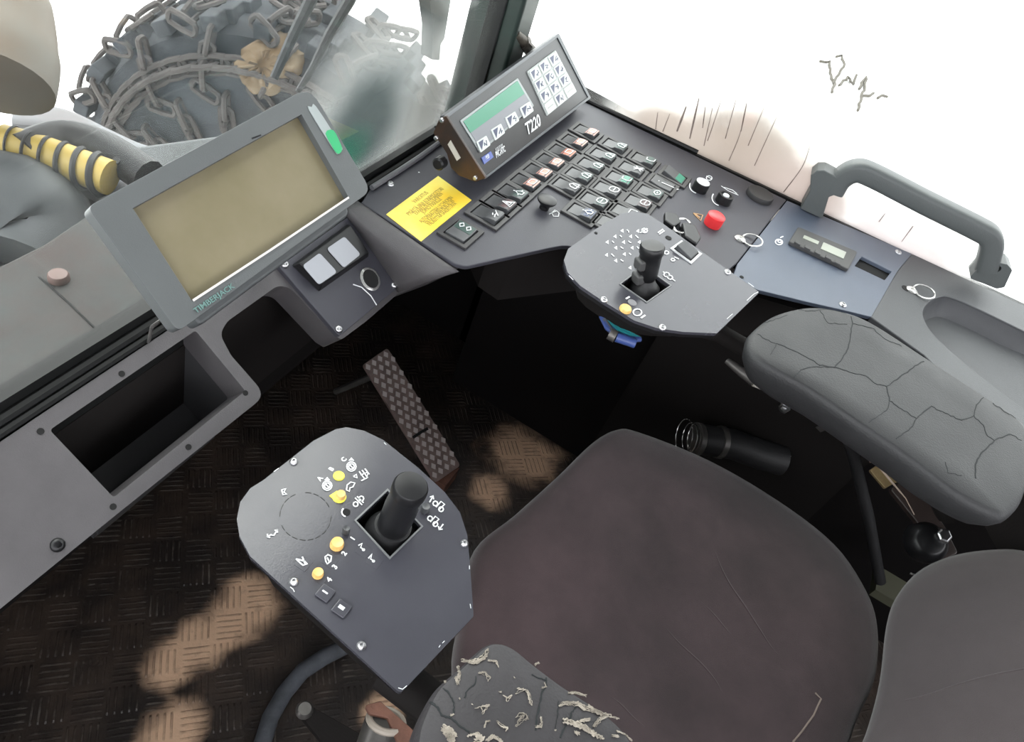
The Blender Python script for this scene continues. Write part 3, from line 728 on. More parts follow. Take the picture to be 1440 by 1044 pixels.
MB().lathe(PH.hit(1401, 372) - PH.n * .018, PH.n, [(.0055, 0), (.0055, .012)], 12).build('bolt', M_white, gh)

# ------------------------------------------------------------------ terminal unit (T220)
P0 = Vector((PZ(680, 252, ZC + .02)))
tt = math.radians(58)
PT2 = Pl(P0, (0, -math.sin(tt), math.cos(tt)))
unit = thing('terminal_unit', P0, 'small dark terminal with green display and white keypad propped on the console', 'terminal')
cs = [(624, 163), (785, 47), (830, 138), (681, 252)]
MB().prism(PT2, rounded([PT2.px(*p) for p in cs], .003), -.007, 0).build('housing', M_t220, unit, bevel=.0015)
MB().prism(PT2, [(p[0], p[1] - .012) for p in inset([PT2.px(*p) for p in cs], .86)], -.04, -.007).build('back_housing', M_black, unit, bevel=.002)
# raised rim
cin = [(633, 167), (782, 58), (820, 136), (684, 240)]
MB().prism(PT2, [PT2.px(*p) for p in cs], 0, .0015, [[PT2.px(*p) for p in [(628, 166), (783, 53), (826, 137), (683, 247)]]]).build('rim', mat('rim_grey', (.10, .11, .12), .4), unit, bevel=.0005)
dw = MB().prism(PT2, rounded([PT2.px(*p) for p in [(646, 170), (727, 110), (750, 149), (674, 215)]], .002), 0, .0012).build('display_window', mat('window_rim', (.33, .36, .36), .4), unit)
MB().prism(PT2, [PT2.px(*p) for p in [(650, 171), (726, 114), (747, 149), (675, 210)]], .001, .0016).build('display_glass', M_lcdk, dw)
MB().prism(PT2, [PT2.px(*p) for p in [(650, 171), (726, 114), (736, 132), (660, 187)]], .0016, .0020).build('green_display', M_lcdg, dw)
def bil(q, u, v):
    a = Vector(q[0]).lerp(Vector(q[1]), u); c = Vector(q[3]).lerp(Vector(q[2]), u); return a.lerp(c, v)
def keycap(q, icon, parent, k=0, blank=False):
    o = MB().prism(PT2, rounded([PT2.px(*p) for p in q], .002), .0016, .0028).build('key', M_key, parent)
    mb = MB()
    def pl3(u, v, h=.0031): p = bil(q, u, v); return PT2.w(PT2.px(p.x, p.y), h)
    if not blank:
        mb.add([pl3(.12, .12), pl3(.62, .12), pl3(.16, .9)], [[0, 1, 2]])
        mb.build('key_print', M_keyb, o)
        mb = MB(); c = [(.55, .45), (.8, .35), (.85, .6), (.7, .8), (.5, .7)]
        random.shuffle(c); mb.ribbon([pl3(*p) for p in c[:4]], PT2.n, .0016, .0002); mb.build('key_symbol', M_keyb, o)
    else:
        mb.ribbon([pl3(.2, .5), pl3(.8, .5)], PT2.n, .002, .0001); mb.build('key_print', mat('key_grey', (.4, .42, .4), .5), o)
    return o
for c in [(677.5, 203), (698, 186), (718, 169), (738.5, 155)]:
    x, y = c; keycap([(x - 10, y - 3), (x + 4, y - 12), (x + 10, y + 1), (x - 4, y + 12)], 0, unit)
KP = [(740, 101), (780, 71), (810, 129), (768, 163)]
MB().prism(PT2, rounded([PT2.px(*p) for p in KP], .002), 0, .0016).build('keypad', mat('keypad_edge', (.40, .43, .42), .5), unit)
for r_ in range(4):
    for c_ in range(3):
        u0, u1, v0, v1 = c_ / 3 + .03, (c_ + 1) / 3 - .02, r_ / 4 + .02, (r_ + 1) / 4 - .015
        keycap([tuple(bil(KP, u, v)) for u, v in ((u0, v0), (u1, v0), (u1, v1), (u0, v1))], 0, unit, blank=(r_ == 3 and c_ != 1))
ub = Vector(PT2.px(830, 138)) - Vector(PT2.px(681, 252))
text('T220', PT2, 749, 176, .024, M_white, unit, h=.001, du=tuple(ub), sx=.95, bold=.0004)
text('PVC-HTC', PT2, 703, 214, .0115, M_white, unit, h=.001, du=tuple(ub), sx=.56, bold=.0002)
text('S Y S T E M', PT2, 701, 207.5, .0050, M_white, unit, h=.001, du=tuple(ub), sx=.85)
lg = MB().prism(PT2, [PT2.px(*p) for p in [(676, 222), (689, 213), (693, 221), (680, 231)]], 0, .0014).build('logo', M_logo, unit)
text('MSB', PT2, 684, 221, .0075, M_white, lg, h=.0016, du=tuple(ub), sx=.7)
# end bracket
xl = PT2.hit(640, 190).x - .002
PE = Pl((PT2.hit(624, 163).x - .004, 0, 0), (-1, 0, 0), (0, -1, 0))
bk = MB().prism(PE, rounded([PE.px(*p) for p in [(609, 187), (617, 168), (627, 163), (683, 251), (668, 256), (645, 247), (634, 236), (628, 216)]], .002), -.004, 0).build('end_plate', M_brown, unit, bevel=.0008)
MB().prism(PE, [PE.px(*p) for p in [(630, 203), (634, 197), (648, 222), (643, 226)]], 0, .001).build('label_strip', mat('aged_label', (.42, .40, .35), .7), bk)
for p in [(622, 169), (614, 194), (669, 250)]: MB().lathe(PE.hit(*p), PE.n, [(.003, 0), (.003, .002), (.002, .003)], 10).build('screw', M_steel, bk, smooth=True)
MB().prism(zpl(ZC), [PC.px(*p) for p in [(634, 236), (668, 256), (690, 242), (655, 222)]], 0, .014).build('foot', M_brown, unit, bevel=.001)
MB().lathe(PE.hit(622, 227), PE.n, [(.008, 0), (.008, .01), (.006, .012)], 16).build('clamp_knob', M_black, unit, smooth=True)
fb = MB(); fb.box(PT2.w(PT2.px(830, 138), -.03) + Vector((-.03, 0, -.01)), (.01, 0, 0), (0, .015, 0), (0, 0, .022)); fb.build('foot', M_black, unit)

# ------------------------------------------------------------------ monitor
bl = C0 + (PN(250, 467, PLg.o, PLg.n) - C0) * .80
NM = Vector((-.087, -.616, .783)).normalized()
PM = Pl(bl + NM * .004, NM)
mon = thing('monitor', bl, 'large grey framed monitor with a blank olive screen leaning before the front window', 'monitor')
ou = rounded([PM.px(*p) for p in [(123, 291), (436, 122), (522, 268), (250, 467)]], [.006, .016, .012, .006], 5)
sc = [PM.px(*p) for p in [(187, 293), (424, 161), (490, 277), (270, 423)]]
MB().prism(PM, ou, -.014, 0, [sc]).build('bezel', M_mon, mon, bevel=.0008, seg=1, angle=60)
MB().prism(PM, [(p[0], p[1] - .018) for p in inset(ou, .80)], -.036, -.014).build('back_shell', mat('monitor_back', (.06, .065, .068), .5), mon, bevel=.006)
MB().prism(PM, inset(sc, 1.02), -.0135, -.007).build('screen', M_screen, mon)
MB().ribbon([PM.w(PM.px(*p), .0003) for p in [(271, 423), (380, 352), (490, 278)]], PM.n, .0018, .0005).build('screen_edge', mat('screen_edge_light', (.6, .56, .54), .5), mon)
gl_ = [PM.px(*p) for p in [(434, 155), (438, 151), (444, 150), (478, 203), (480, 212), (475, 217), (469, 211)]]
MB().prism(PM, [tuple(v) for v in smooth_poly([Vector(p) for p in gl_], 3)], 0, .0008).build('indicator_lens', M_lens_reflect, mon, bevel=.0003)  # grey stands for a reflection painted over the green lens
gl_ = [PM.px(*p) for p in [(457, 188), (468, 184), (478, 203), (480, 212), (475, 217), (469, 211)]]
MB().prism(PM, [tuple(v) for v in smooth_poly([Vector(p) for p in gl_], 3)], .0006, .0012).build('indicator_light', M_glens, mon, label='green indicator light')
ub = Vector(PM.px(490, 277)) - Vector(PM.px(270, 423))
text('TIMBERJACK', PM, 301, 420, .0060, M_teal, mon, h=.0008, du=tuple(ub), sx=1.2, bold=.0001)
MB().ribbon([PM.w(PM.px(*p)) for p in [(354, 195), (367, 190)]], PM.n, .0012, .0002).build('scuff', M_black, mon)
# stand
MB().tube([PM.w(PM.px(345, 345), -.03), PM.w(PM.px(348, 362), -.06), PLg.w(PLg.px(368, 374), -.004)], .011, 12).build('stand', M_black, mon, smooth=True)
sd_ = MB().tube([PLg.w(PLg.px(208, 482), .001), PM.w(PM.px(228, 452), -.02), PM.w(PM.px(245, 440), -.02)], .0015, 6).build('stay_wire', M_rod, mon)

# ------------------------------------------------------------------ joystick pods
def joystick(base_px, top_px, zpl_, rcap, parent, kind):
    B = PZ(*base_px, zpl_); T = upto(B, top_px); ax = (T - B); H = ax.length; ax.normalize(); 
    if kind == 'L':
        stick = MB().lathe(B, ax, [(rcap * .92, .0), (rcap * .95, H * .2), (rcap * .98, H * .55), (rcap * .93, H * .78), (rcap * 1.0, H * .86), (rcap, H * .97), (rcap * .9, H), (rcap * .3, H + .0012)], 32).build('joystick', M_black, parent, smooth=True)
        MB().lathe(B - ax * .004, ax, [(rcap * 1.55, 0), (rcap * 1.5, .006), (rcap * 1.15, .012), (rcap * 1.1, .018)], 28).build('gaiter', M_rubber, stick, smooth=True)
    else:
        stick = MB().lathe(B, ax, [(rcap * .6, 0), (rcap * .62, H * .22), (rcap * .86, H * .32), (rcap * .88, H * .6), (rcap * .90, H * .8), (rcap, H * .84), (rcap, H * .97), (rcap * .9, H), (rcap * .3, H + .001)], 32).build('joystick', M_black, parent, smooth=True)
        MB().lathe(B - ax * .006, ax, [(rcap * 1.3, 0), (rcap * 1.25, .008), (rcap * .9, .014), (rcap * .7, .02)], 28).build('gaiter', M_rubber, stick, smooth=True)
        for px_, hh_, s_ in [((899, 366), .62, .009), ((894, 387), .3, .009)]:
            c = B + ax * H * hh_; v = (C0 - c).normalized(); side_ = (ray(890, 372) - ray(918, 372)).normalized()
            d = (side_ * .8 + v * .45); d = (d - ax * d.dot(ax)).normalized(); sd = ax.cross(d)
            MB().box(c + d * rcap * .80, d * .006, sd * .008, ax * .007).build('thumb_switch', M_radio, stick, bevel=.003)
    return B, T
def pod(name, label, outline, hl, z, depth, body_k=.97, rad=0):
    pl = zpl(z)
    t = thing(name, pl.hit(*outline[0]), label, 'joystick panel', None)
    ou = rounded([pl.px(*p) for p in outline], rad if rad else .004, 6)
    hl2 = [pl.px(*p) for p in hl]
    MB().prism(pl, ou, -.004, 0, [hl2]).build('top_plate', M_pod, t, bevel=.0008, angle=50)
    MB().prism(pl, inset(ou, .985), -.010, -.0045, [hl2]).build('gasket', M_black, t)
    # hollow body box
    inner = inset(hl2, 1.6)
    MB().prism(pl, inset(ou, body_k), -depth, -.0105, [hl2], low=.78).build('box', M_matt, t)
    rim = MB().prism(pl, inset(hl2, 1.07), 0, .001, [inset(hl2, 1.0)]).build('opening_rim', mat('worn_edge', (.14, .145, .15), .4), t)
    return t, pl, hl2
ZRp = .845
outR = [(793, 366), (799, 350), (838, 322), (873, 301), (892, 297), (911, 301), (930, 313), (987, 354), (1068, 411), (1008, 469), (961, 467), (925, 462), (892, 451), (847, 423), (816, 402), (798, 383)]
podR, PR_, hR = pod('joystick_pod', 'right joystick pod, rounded grey plate with stubby ribbed joystick beside the rocker switches', outR, [(873, 400), (905, 376), (942, 402), (909, 425)], ZRp, .045, .84)
podR['category'] = 'joystick panel'
joystick((906, 406), (918, 345), ZRp - .012, .0148, podR, 'R')
for p in [(849, 422), (931, 461), (1023, 383)]: screw(PR_, *p, podR, .0042)
hole(PR_, 838, 328, podR, .0022)
hole(PR_, 940, 335, podR, .0045)
tri_ = MB()
for i, (x, y) in enumerate([(875, 325), (897, 325.5), (865, 333), (887, 333), (854, 341), (877, 341), (899, 341), (866, 349), (889, 349), (853, 359), (878, 358), (866, 367), (886, 377)]):
    tri_ = MB().add([PR_.hit(x - 3, y) + PR_.n * .0006, PR_.hit(x + 1, y - 3) + PR_.n * .0006, PR_.hit(x + 1.5, y + 2.5) + PR_.n * .0006], [[0, 1, 2]]) or None
    mb = MB(); mb.prism(PR_, [PR_.px(x - 2.6, y), PR_.px(x + 1.2, y - 2.6), PR_.px(x + 1.8, y + 2.6)], 0, .0006)
    dx = 6.5
    mb.ribbon([PR_.w(PR_.px(x + dx, y - 1.5), .0006), PR_.w(PR_.px(x + dx + 2, y + .5), .0006), PR_.w(PR_.px(x + dx + (4 if i % 2 else 2.5), y + (1 if i % 3 else 2.5)), .0006)], PR_.n, .0015, .0002)
    mb.build('symbol', M_white, podR)
sym(PR_, [circle_px(906, 325, 4, 8), [(900, 328), (910, 322)], [(902, 324), (906, 328)], [(925, 328), (932, 323)], [(927, 330), (934, 325)], circle_px(937, 356, 3, 8), circle_px(946, 366, 2.6, 6), [(948, 362), (954, 365)], circle_px(937, 387, 4, 8), circle_px(942, 391, 3.5, 8), [(932, 383), (936, 385)], [(945, 393), (949, 396)]], podR, .0016)
for p in [[(880, 421), (885, 418)], [(901, 448), (907, 444)]]: sym(PR_, [p], podR, .002, name='arrow_mark')
def button(pl, x, y, r, m_, parent, h=.004, name='push_button', lab=None):
    return MB().lathe(pl.hit(x, y), pl.n, [(r, 0), (r, h * .5), (r * .85, h), (r * .3, h * .9)], 20).build(name, m_, parent, smooth=True, label=lab)
button(PR_, 879, 436, .0072, M_abtn, podR, lab='brass coloured push button')
button(PR_, 889, 426, .0055, mat('dull_grey', (.2, .2, .21), .6), podR, .0012, 'button_mark')
sym(PR_, [circle_px(896, 440, 6, 12)], podR, .0016)
# white framed rocker on the right pod
fq = [(958, 339), (987, 358), (972, 372), (942, 350)]
ff = MB().prism(PR_, [PR_.px(*p) for p in fq], 0, .0014, [inset([PR_.px(*p) for p in fq], .80)]).build('rocker_switch', mat('white_frame', (.5, .51, .52), .5), podR, label='rocker switch in a worn white frame')
MB().prism(PR_, inset([PR_.px(*p) for p in fq], .8), 0, .001).build('switch_well', M_gap, ff)
rk = MB(); qi = inset([PR_.px(*p) for p in fq], .72)
vs = [PR_.w(p, .001) for p in qi] + [PR_.w(qi[0], .008), PR_.w(qi[1], .004), PR_.w(qi[2], .004), PR_.w(qi[3], .008)]
rk.add(vs, [[3, 2, 1, 0], [4, 5, 6, 7]] + [[i, (i + 1) % 4, 4 + (i + 1) % 4, 4 + i] for i in range(4)])
rk.build('rocker', M_rear, ff, bevel=.001)

ZLp = .777
outL = [(371, 675), (352, 687), (338, 706), (333, 730), (337, 755), (352, 783), (455, 877), (563, 976), (666, 867), (661, 794), (657, 752), (647, 721), (625, 692), (588, 658), (539, 619), (512, 606), (487, 601), (472, 604), (441, 620)]
podL, PL_, hL = pod('joystick_pod', 'left joystick pod, glossy dark plate with yellow buttons and tall smooth joystick', outL, [(501, 733), (545, 691), (592, 741), (548, 784)], ZLp, .08, .93)
joystick((548, 750), (578.5, 683), ZLp - .012, .0150, podL, 'L')
for p in [(413, 650), (653, 765), (413, 819), (508, 909)]: screw(PL_, *p, podL, .0034)
W1 = .0011
S = []
sym(PL_, [circle_px(494, 657, 6.5, 14, sy=1), circle_px(494, 657, 4, 10, sy=1), [(492, 655), (496, 659)], circle_px(460, 684, 6.5, 14, sy=1), circle_px(460, 684, 4, 10, sy=1), [(458, 682), (462, 686)]], podL, W1)
for x, y in [(494, 646.5), (460, 674)]:
    MB().prism(PL_, [PL_.px(x - 4, y + 2), PL_.px(x, y - 2.5), PL_.px(x + 4, y + 2)], 0, .0006).build('symbol', M_white, podL)
sym(PL_, [[(507, 669), (517, 665), (516, 673), (508, 677)], [(505, 664), (513, 675)], [(509, 662), (517, 673)], [(513, 660), (519, 668)], [(497, 671), (501, 668), (502, 673), (497, 671)], [(487, 690), (488, 683), (493, 679), (499, 680), (496, 686), (492, 687), (491, 692), (487, 690)], circle_px(508, 702, 3.4, 8, sy=1), circle_px(500, 710, 3.4, 8, sy=1), [(499, 701), (509, 711)], [(502, 699), (511, 708)]], podL, W1)
sym(PL_, [circle_px(612, 709, 3.4, 8, sy=1), circle_px(620, 717, 3.4, 8, sy=1), [(613, 714), (620, 706), (625, 710), (617, 718)], circle_px(604.5, 730, 3.4, 8, sy=1), circle_px(612, 738, 3.4, 8, sy=1), [(605, 735), (612, 727), (617, 731), (609, 739)], [(604, 707), (609, 698)], [(604.5, 700), (609, 698), (609.5, 703)], [(623, 738), (617, 746)], [(616.5, 741), (617, 746), (622, 745)]], podL, W1)
sym(PL_, [[(376, 756), (381, 753), (385, 754), (390, 746)], [(386, 747), (390, 746), (390, 750)], [(376, 752), (376, 756), (380, 757)], [(396, 690), (402, 688), (399, 693), (403, 696), (398, 697), (396, 690)], [(416, 787), (428, 790), (432, 794), (426, 796), (416, 787)], [(425, 784), (429, 794)], [(458, 790), (457, 784), (461, 781), (466, 783), (465, 790), (460, 794), (458, 790)], [(460, 785), (463, 791)], [(504, 768), (509, 765), (507, 771), (512, 774)], [(518, 786), (523, 780), (521, 787), (526, 790)], circle_px(511, 774, 1.5, 6), circle_px(525, 790, 1.5, 6)], podL, W1)
dash_ring = MB()
for k in range(20):
    if k % 5 != 4 or k < 9:
        p = circle_px(429.5, 726.5, 36, 3, k * 18, k * 18 + 13, 1 * .93)
        dash_ring.ribbon([PL_.w(PL_.px(*q)) for q in p], PL_.n, .0006, .0003)
dash_ring.build('dashed_circle', M_black, podL)
for s_, x, y in [('A', 450, 674), ('B', 466, 660.5), ('C', 483.5, 647), ('1', 496, 758), ('2', 484, 779), ('3', 471, 798), ('4', 463, 816)]:
    text(s_, PL_, x, y, .0062, M_white, podL, h=.0004, bold=.0002)
button(PL_, 476.5, 670, .0052, M_ybtn, podL, .0016, lab='yellow round button')
button(PL_, 477, 699.5, .0062, M_ybtn, podL, .0012, 'button_base', 'yellow round base')
MB().prism(PL_, [PL_.px(463, 698), PL_.px(474, 691), PL_.px(472, 706)], 0, .001).build('pointer', M_ybtn, podL)
button(PL_, 478.5, 699.5, .0045, M_abtn, podL, .006, lab='amber round button')
button(PL_, 473.5, 767.5, .0058, M_abtn, podL, .006, lab='amber round button')
button(PL_, 446.8, 808.5, .0046, M_abtn, podL, .005, lab='amber round button')
button(PL_, 486, 749, .0032, M_sw, podL, .007, 'toggle_stub'); hole(PL_, 487, 721, podL, .0035); sym(PL_, [circle_px(487, 721, 6.5, 6, 100, 230, 1)], podL, .0012)
button(PL_, 597, 718, .0042, M_sw, podL, .007, 'toggle_stub')
for s_, x, y in [('I', 457, 835.5), ('II', 480, 857)]:
    c = PL_.px(x, y); w_ = .0062
    kk = MB().prism(PL_, [(c[0] - w_, c[1] - w_), (c[0] + w_, c[1] - w_), (c[0] + w_, c[1] + w_), (c[0] - w_, c[1] + w_)], 0, .0025).build('square_key', M_pod, podL, bevel=.0012)
    text(s_, PL_, x, y, .0065, M_white, kk, h=.0028, bold=.0003)
for x, y in [(427, 793), (464, 789), (451, 812), (512, 775), (527, 790)]:
    c = PL_.px(x, y); w_ = .0055
    MB().prism(PL_, [(c[0] - w_, c[1] - w_), (c[0] + w_, c[1] - w_), (c[0] + w_, c[1] + w_), (c[0] - w_, c[1] + w_)], -.001, .0003).build('key_field', M_pod, podL, bevel=.0003)
for pts in [[(560, 968), (566, 970), (572, 965)], [(622, 905), (625, 902)], [(617, 911), (619, 908)], [(661, 850), (662, 856)], [(385, 664), (392, 659)], [(540, 623), (543, 626)], [(660, 796), (660, 801)], [(408, 826), (412, 829), (414, 833)]]: sym(PL_, [pts], podL, .0005, .0003, name='worn_edge_chip')
for pts in [[(1050, 423), (1060, 414), (1066, 411)], [(1022, 449), (1030, 442)], [(1052, 398), (1060, 404)], [(800, 388), (806, 394)]]: sym(PR_, [pts], podR, .0006, .0003, name='worn_edge_chip')
# pod support arms (seat mounted)
MB().tube([PL_.w(PL_.px(560, 900), -.06), PL_.w(PL_.px(640, 960), -.06), PL_.w(PL_.px(760, 1060), -.05)], .018, 12).build('support_arm', M_matt, podL, smooth=True)
MB().tube([PR_.w(PR_.px(960, 420), -.035), PR_.w(PR_.px(1030, 440), -.035), PR_.w(PR_.px(1130, 480), -.050)], .012, 12).build('support_arm', M_matt, podR, smooth=True)
# wiring loom under the right pod
loom = thing('wiring_loom', PZ(870, 465, .78), 'teal and blue cable loom with a connector hanging under the right joystick pod', 'cable')
zc = zpl(.80)
for i, (m_, dy) in enumerate([(M_tealc, 0), (M_tealc, 3), (M_bluec, 8), (M_bluec, 11), (M_rod, -2)]):
    MB().tube([zc.hit(*p) for p in [(846, 434 + dy), (854, 450 + dy), (868, 462 + dy), (886, 470 + dy * .8), (900, 477)]], .0035, 8).build('cable', m_, loom, smooth=True, label='teal cable' if m_ is M_tealc else None)
MB().tube([zc.hit(866, 474), zc.hit(893, 483)], .006, 12).build('connector', M_bluec, loom, smooth=True)
MB().tube([zc.hit(857, 469), zc.hit(866, 474)], .0075, 12).build('collar', M_rod, loom, smooth=True)
MB().tube([zc.hit(*p) for p in [(848, 436), (850, 452), (860, 466)]], .004, 8).build('braided_sleeve', M_hose, loom, smooth=True)

# ------------------------------------------------------------------ pillows: armrests and seat
def pillow(pl, px_pts, prof, per=6, c2=None):
    """closed outline (pixels on plane pl) -> MB with rings given as (scale, height)"""
    o = smooth_poly([Vector(pl.px(*p)) for p in px_pts], per)
    n_ = len(o); c = sum((Vector(p) for p in o), Vector((0, 0))) / n_ if c2 is None else Vector(pl.px(*c2))
    mb = MB(); vs = []
    for sc_, h in prof: vs += [pl.w(c + (p - c) * sc_, h) for p in o]
    K = len(prof)
    fs = [[k * n_ + i, k * n_ + (i + 1) % n_, (k + 1) * n_ + (i + 1) % n_, (k + 1) * n_ + i] for k in range(K - 1) for i in range(n_)]
    fs += [[(K - 1) * n_ + i for i in range(n_)], [i for i in reversed(range(n_))]]
    mb.add(vs, fs); return mb
ZA = .86; PA = zpl(ZA)
armR_out = [(1052, 474), (1062, 458), (1092, 438), (1135, 428), (1180, 433), (1225, 450), (1300, 498), (1380, 550), (1446, 596), (1458, 640), (1446, 700), (1425, 727), (1405, 726), (1350, 697), (1280, 645), (1200, 590), (1140, 549), (1080, 515), (1056, 494)]
prof = [(.80, -.045), (.90, -.038), (.965, -.024), (.99, -.012), (.985, -.006), (.965, -.002), (.93, 0), (.6, .001), (.2, .0015)]
armR = pillow(PA, armR_out, prof)
tA = bvh(armR)
at = thing('armrest', PA.hit(1250, 570), 'long dark grey right armrest with branching cracks across its skin', 'armrest')
armR.build('pad', M_arm, at, smooth=True)
def Z1(l): return [(900 + x / 2.609, 420 + y / 2.609) for x, y in l]
cr = MB()
CR = [([(770, 55), (780, 90), (765, 180), (735, 230), (712, 255)], 2.6), ([(780, 92), (850, 108)], 2), ([(500, 165), (560, 190), (620, 220), (660, 245), (712, 252), (770, 270), (830, 285), (870, 315), (905, 322), (950, 290), (1000, 255), (1060, 215)], 2.6),
      ([(905, 322), (915, 375), (960, 405), (1015, 440), (1070, 395), (1120, 420), (1180, 447), (1225, 430), (1260, 465), (1275, 505), (1300, 522), (1358, 498)], 2.8), ([(1300, 522), (1250, 570), (1230, 610), (1232, 660)], 3), ([(1226, 430), (1235, 390), (1268, 352)], 2),
      ([(565, 290), (590, 262), (640, 250), (712, 252)], 2), ([(1015, 440), (1000, 470), (940, 515)], 1.8), ([(915, 375), (905, 410), (840, 455)], 1.4), ([(1060, 215), (1110, 260), (1170, 290), (1240, 330)], 1.4),
      ([(430, 130), (480, 160), (500, 165), (480, 205)], 1.2), ([(560, 40), (630, 45), (700, 38), (770, 57)], 1.2), ([(660, 45), (690, 90), (760, 95)], 1), ([(430, 95), (490, 80), (540, 60)], 1), ([(850, 108), (900, 150), (960, 175)], 1), ([(1180, 290), (1250, 310), (1300, 390), (1390, 445)], 1.2), ([(1120, 600), (1130, 640), (1180, 650)], 1), ([(1358, 498), (1400, 520)], 1)]
for l, wd in CR:
    j = jitter(Z1(l), 4, 1.0); P_, N_ = drape(tA, j)
    if len(P_) > 1: MB().ribbon([p - n_ * .0001 for p, n_ in zip(P_, N_)], [n_ for n_ in N_], [wd * random.uniform(.5, 1.15) * .00040 + .0003 for _ in P_], .0004).build('crack', M_crack, at)
MB().tube([PA.w(PA.px(1340, 560), -.05), PA.w(PA.px(1400, 580), -.12), PA.w(PA.px(1480, 610), -.18)], .018, 12).build('support_arm', M_matt, at, smooth=True)

ZB = .81; PAl = zpl(ZB)
armL_out = [(583, 1044), (592, 1008), (615, 965), (648, 935), (680, 906), (700, 900), (722, 908), (752, 932), (792, 962), (850, 1000), (885, 1032), (905, 1070), (930, 1130), (900, 1220), (800, 1290), (680, 1290), (600, 1200), (580, 1110)]
armL = pillow(PAl, armL_out, [(.94, -.05), (.985, -.04), (1, -.028), (1, -.014), (.985, -.006), (.955, -.001), (.92, 0), (.6, .002), (.2, .003)])
tL = bvh(armL)
al = thing('armrest', PAl.hit(720, 1000), 'torn left armrest with cream foam bursting through its skin beside the left joystick pod', 'armrest')
armL.build('pad', M_armL, al, smooth=True)
MB().tube([PAl.w(PAl.px(740, 1130), -.045), PAl.w(PAl.px(760, 1180), -.12), PAl.w(PAl.px(900, 1300), -.22)], .018, 12).build('support_arm', M_matt, al, smooth=True)
def Z5(l): return [(580 + x / 4.5, 880 + y / 4.5) for x, y in l]
cr = MB()
for l, wd in [([(195, 398), (230, 430), (262, 490), (262, 560), (240, 575)], 2.2), ([(110, 488), (160, 520), (185, 570), (250, 590), (300, 640), (360, 675)], 2.6), ([(845, 330), (850, 380), (820, 420), (800, 520), (785, 590), (780, 665)], 2.6), ([(755, 310), (790, 330), (845, 345)], 1.6), ([(1045, 510), (1005, 550), (995, 600), (960, 650), (935, 710)], 2.2), ([(400, 320), (395, 370), (345, 415), (330, 460)], 1.6), ([(925, 480), (920, 560), (905, 650)], 1)]:
    P_, N_ = drape(tL, jitter(Z5(l), 3, .8))
    if len(P_) > 1: MB().ribbon(P_, N_, [wd * random.uniform(.5, 1.2) * .00058 for _ in P_], .0004).build('crack', M_crack, al)
fm = MB()
FO = [([(310, 225), (350, 240), (400, 235), (450, 215), (480, 190), (475, 155)], 8, 3.2), ([(285, 265), (295, 310), (275, 340), (285, 370)], 6, 3), ([(480, 225), (530, 230), (548, 265)], 5, 2), ([(420, 300), (460, 300), (490, 330), (475, 350)], 5, 1.6),
      ([(570, 445), (600, 460), (625, 445), (600, 485)], 5, 2), ([(655, 430), (665, 400), (720, 410), (740, 440), (742, 490), (750, 512)], 6, 1.8), ([(390, 520), (440, 515), (485, 500), (440, 560)], 6, 1.8), ([(655, 580), (680, 555), (715, 560), (730, 590), (670, 600), (655, 640)], 6, 1.8),
      ([(455, 650), (465, 610), (490, 605)], 5, 1.6), ([(530, 610), (560, 640), (600, 650), (590, 670)], 6, 1.8), ([(200, 640), (240, 660), (270, 700), (230, 730)], 10, 4), ([(190, 660), (220, 690), (260, 735)], 10, 4), ([(360, 700), (400, 690), (440, 720), (390, 735)], 9, 4), ([(470, 730), (510, 700), (560, 735)], 8, 3),
      ([(930, 510), (960, 490), (1040, 490), (1090, 535), (1150, 545)], 7, 2.4), ([(960, 605), (1010, 620), (1060, 640), (1110, 660), (1160, 690), (1195, 715)], 10, 4.5), ([(1060, 605), (1120, 595)], 6, 2.6), ([(1110, 510), (1160, 545), (1230, 575), (1300, 600)], 8, 3.4), ([(1150, 640), (1190, 590), (1230, 580)], 6, 2.6), ([(1290, 670), (1340, 690), (1385, 730)], 4, 1.6), ([(1265, 700), (1300, 705)], 5, 2.4), ([(780, 640), (810, 640), (810, 580)], 5, 2.2), ([(990, 430), (1040, 430), (1095, 445)], 5, 2.4), ([(775, 252), (800, 235)], 4, 2.2), ([(1030, 680), (1050, 690)], 6, 3), ([(815, 395), (845, 390), (835, 365)], 4, 1.4), ([(550, 420), (560, 425)], 4, 1.8), ([(295, 465), (300, 470)], 4, 1.8), ([(240, 570), (260, 565)], 4, 1.8), ([(205, 355), (210, 365)], 4, 2), ([(640, 330), (645, 335)], 3, 1.4), ([(375, 500), (380, 505)], 3, 1.4), ([(905, 660), (900, 668)], 4, 1.6)]
for l, amp, rr in FO:
    base_l = Z5(l); fm = MB()
    for rep in range(12 if rr > 2.2 else 6):
        e_ = rr * .75
        k0 = random.uniform(0, .45) if rep else 0; k1 = random.uniform(.55, 1) if rep else 1
        nb = len(base_l) - 1; sub = [base_l[min(nb, int(round(nb * t)))] for t in (k0, (k0 + k1) / 2, k1)] if nb > 1 else base_l
        if sub[0] == sub[-1]: sub = base_l
        j = jitter([(x + random.uniform(-e_, e_), y + random.uniform(-e_, e_)) for x, y in (base_l if rep == 0 else sub)], 2.0, amp * .17)
        P_, N_ = [], []
        for q in j:
            r_ = ray(*q).normalized(); hh_ = tL.ray_cast(C0, r_)
            if hh_[0] is None: P_.append(PN(*q, PAl.o + Vector((0, 0, -.004)), PAl.n)); N_.append(Vector((0, 0, 1)))
            else: P_.append(hh_[0]); N_.append(Vector((0, 0, 1)))
        if len(P_) < 2: continue
        P_ = [p + n_ * random.uniform(.0002, .0011) for p, n_ in zip(P_, N_)]
        fm.tube(P_, [rr * .00013 * random.uniform(.3, 1.5) for _ in P_], 6)
    if fm.v: fm.build('foam_tear', M_foam, al, smooth=True)

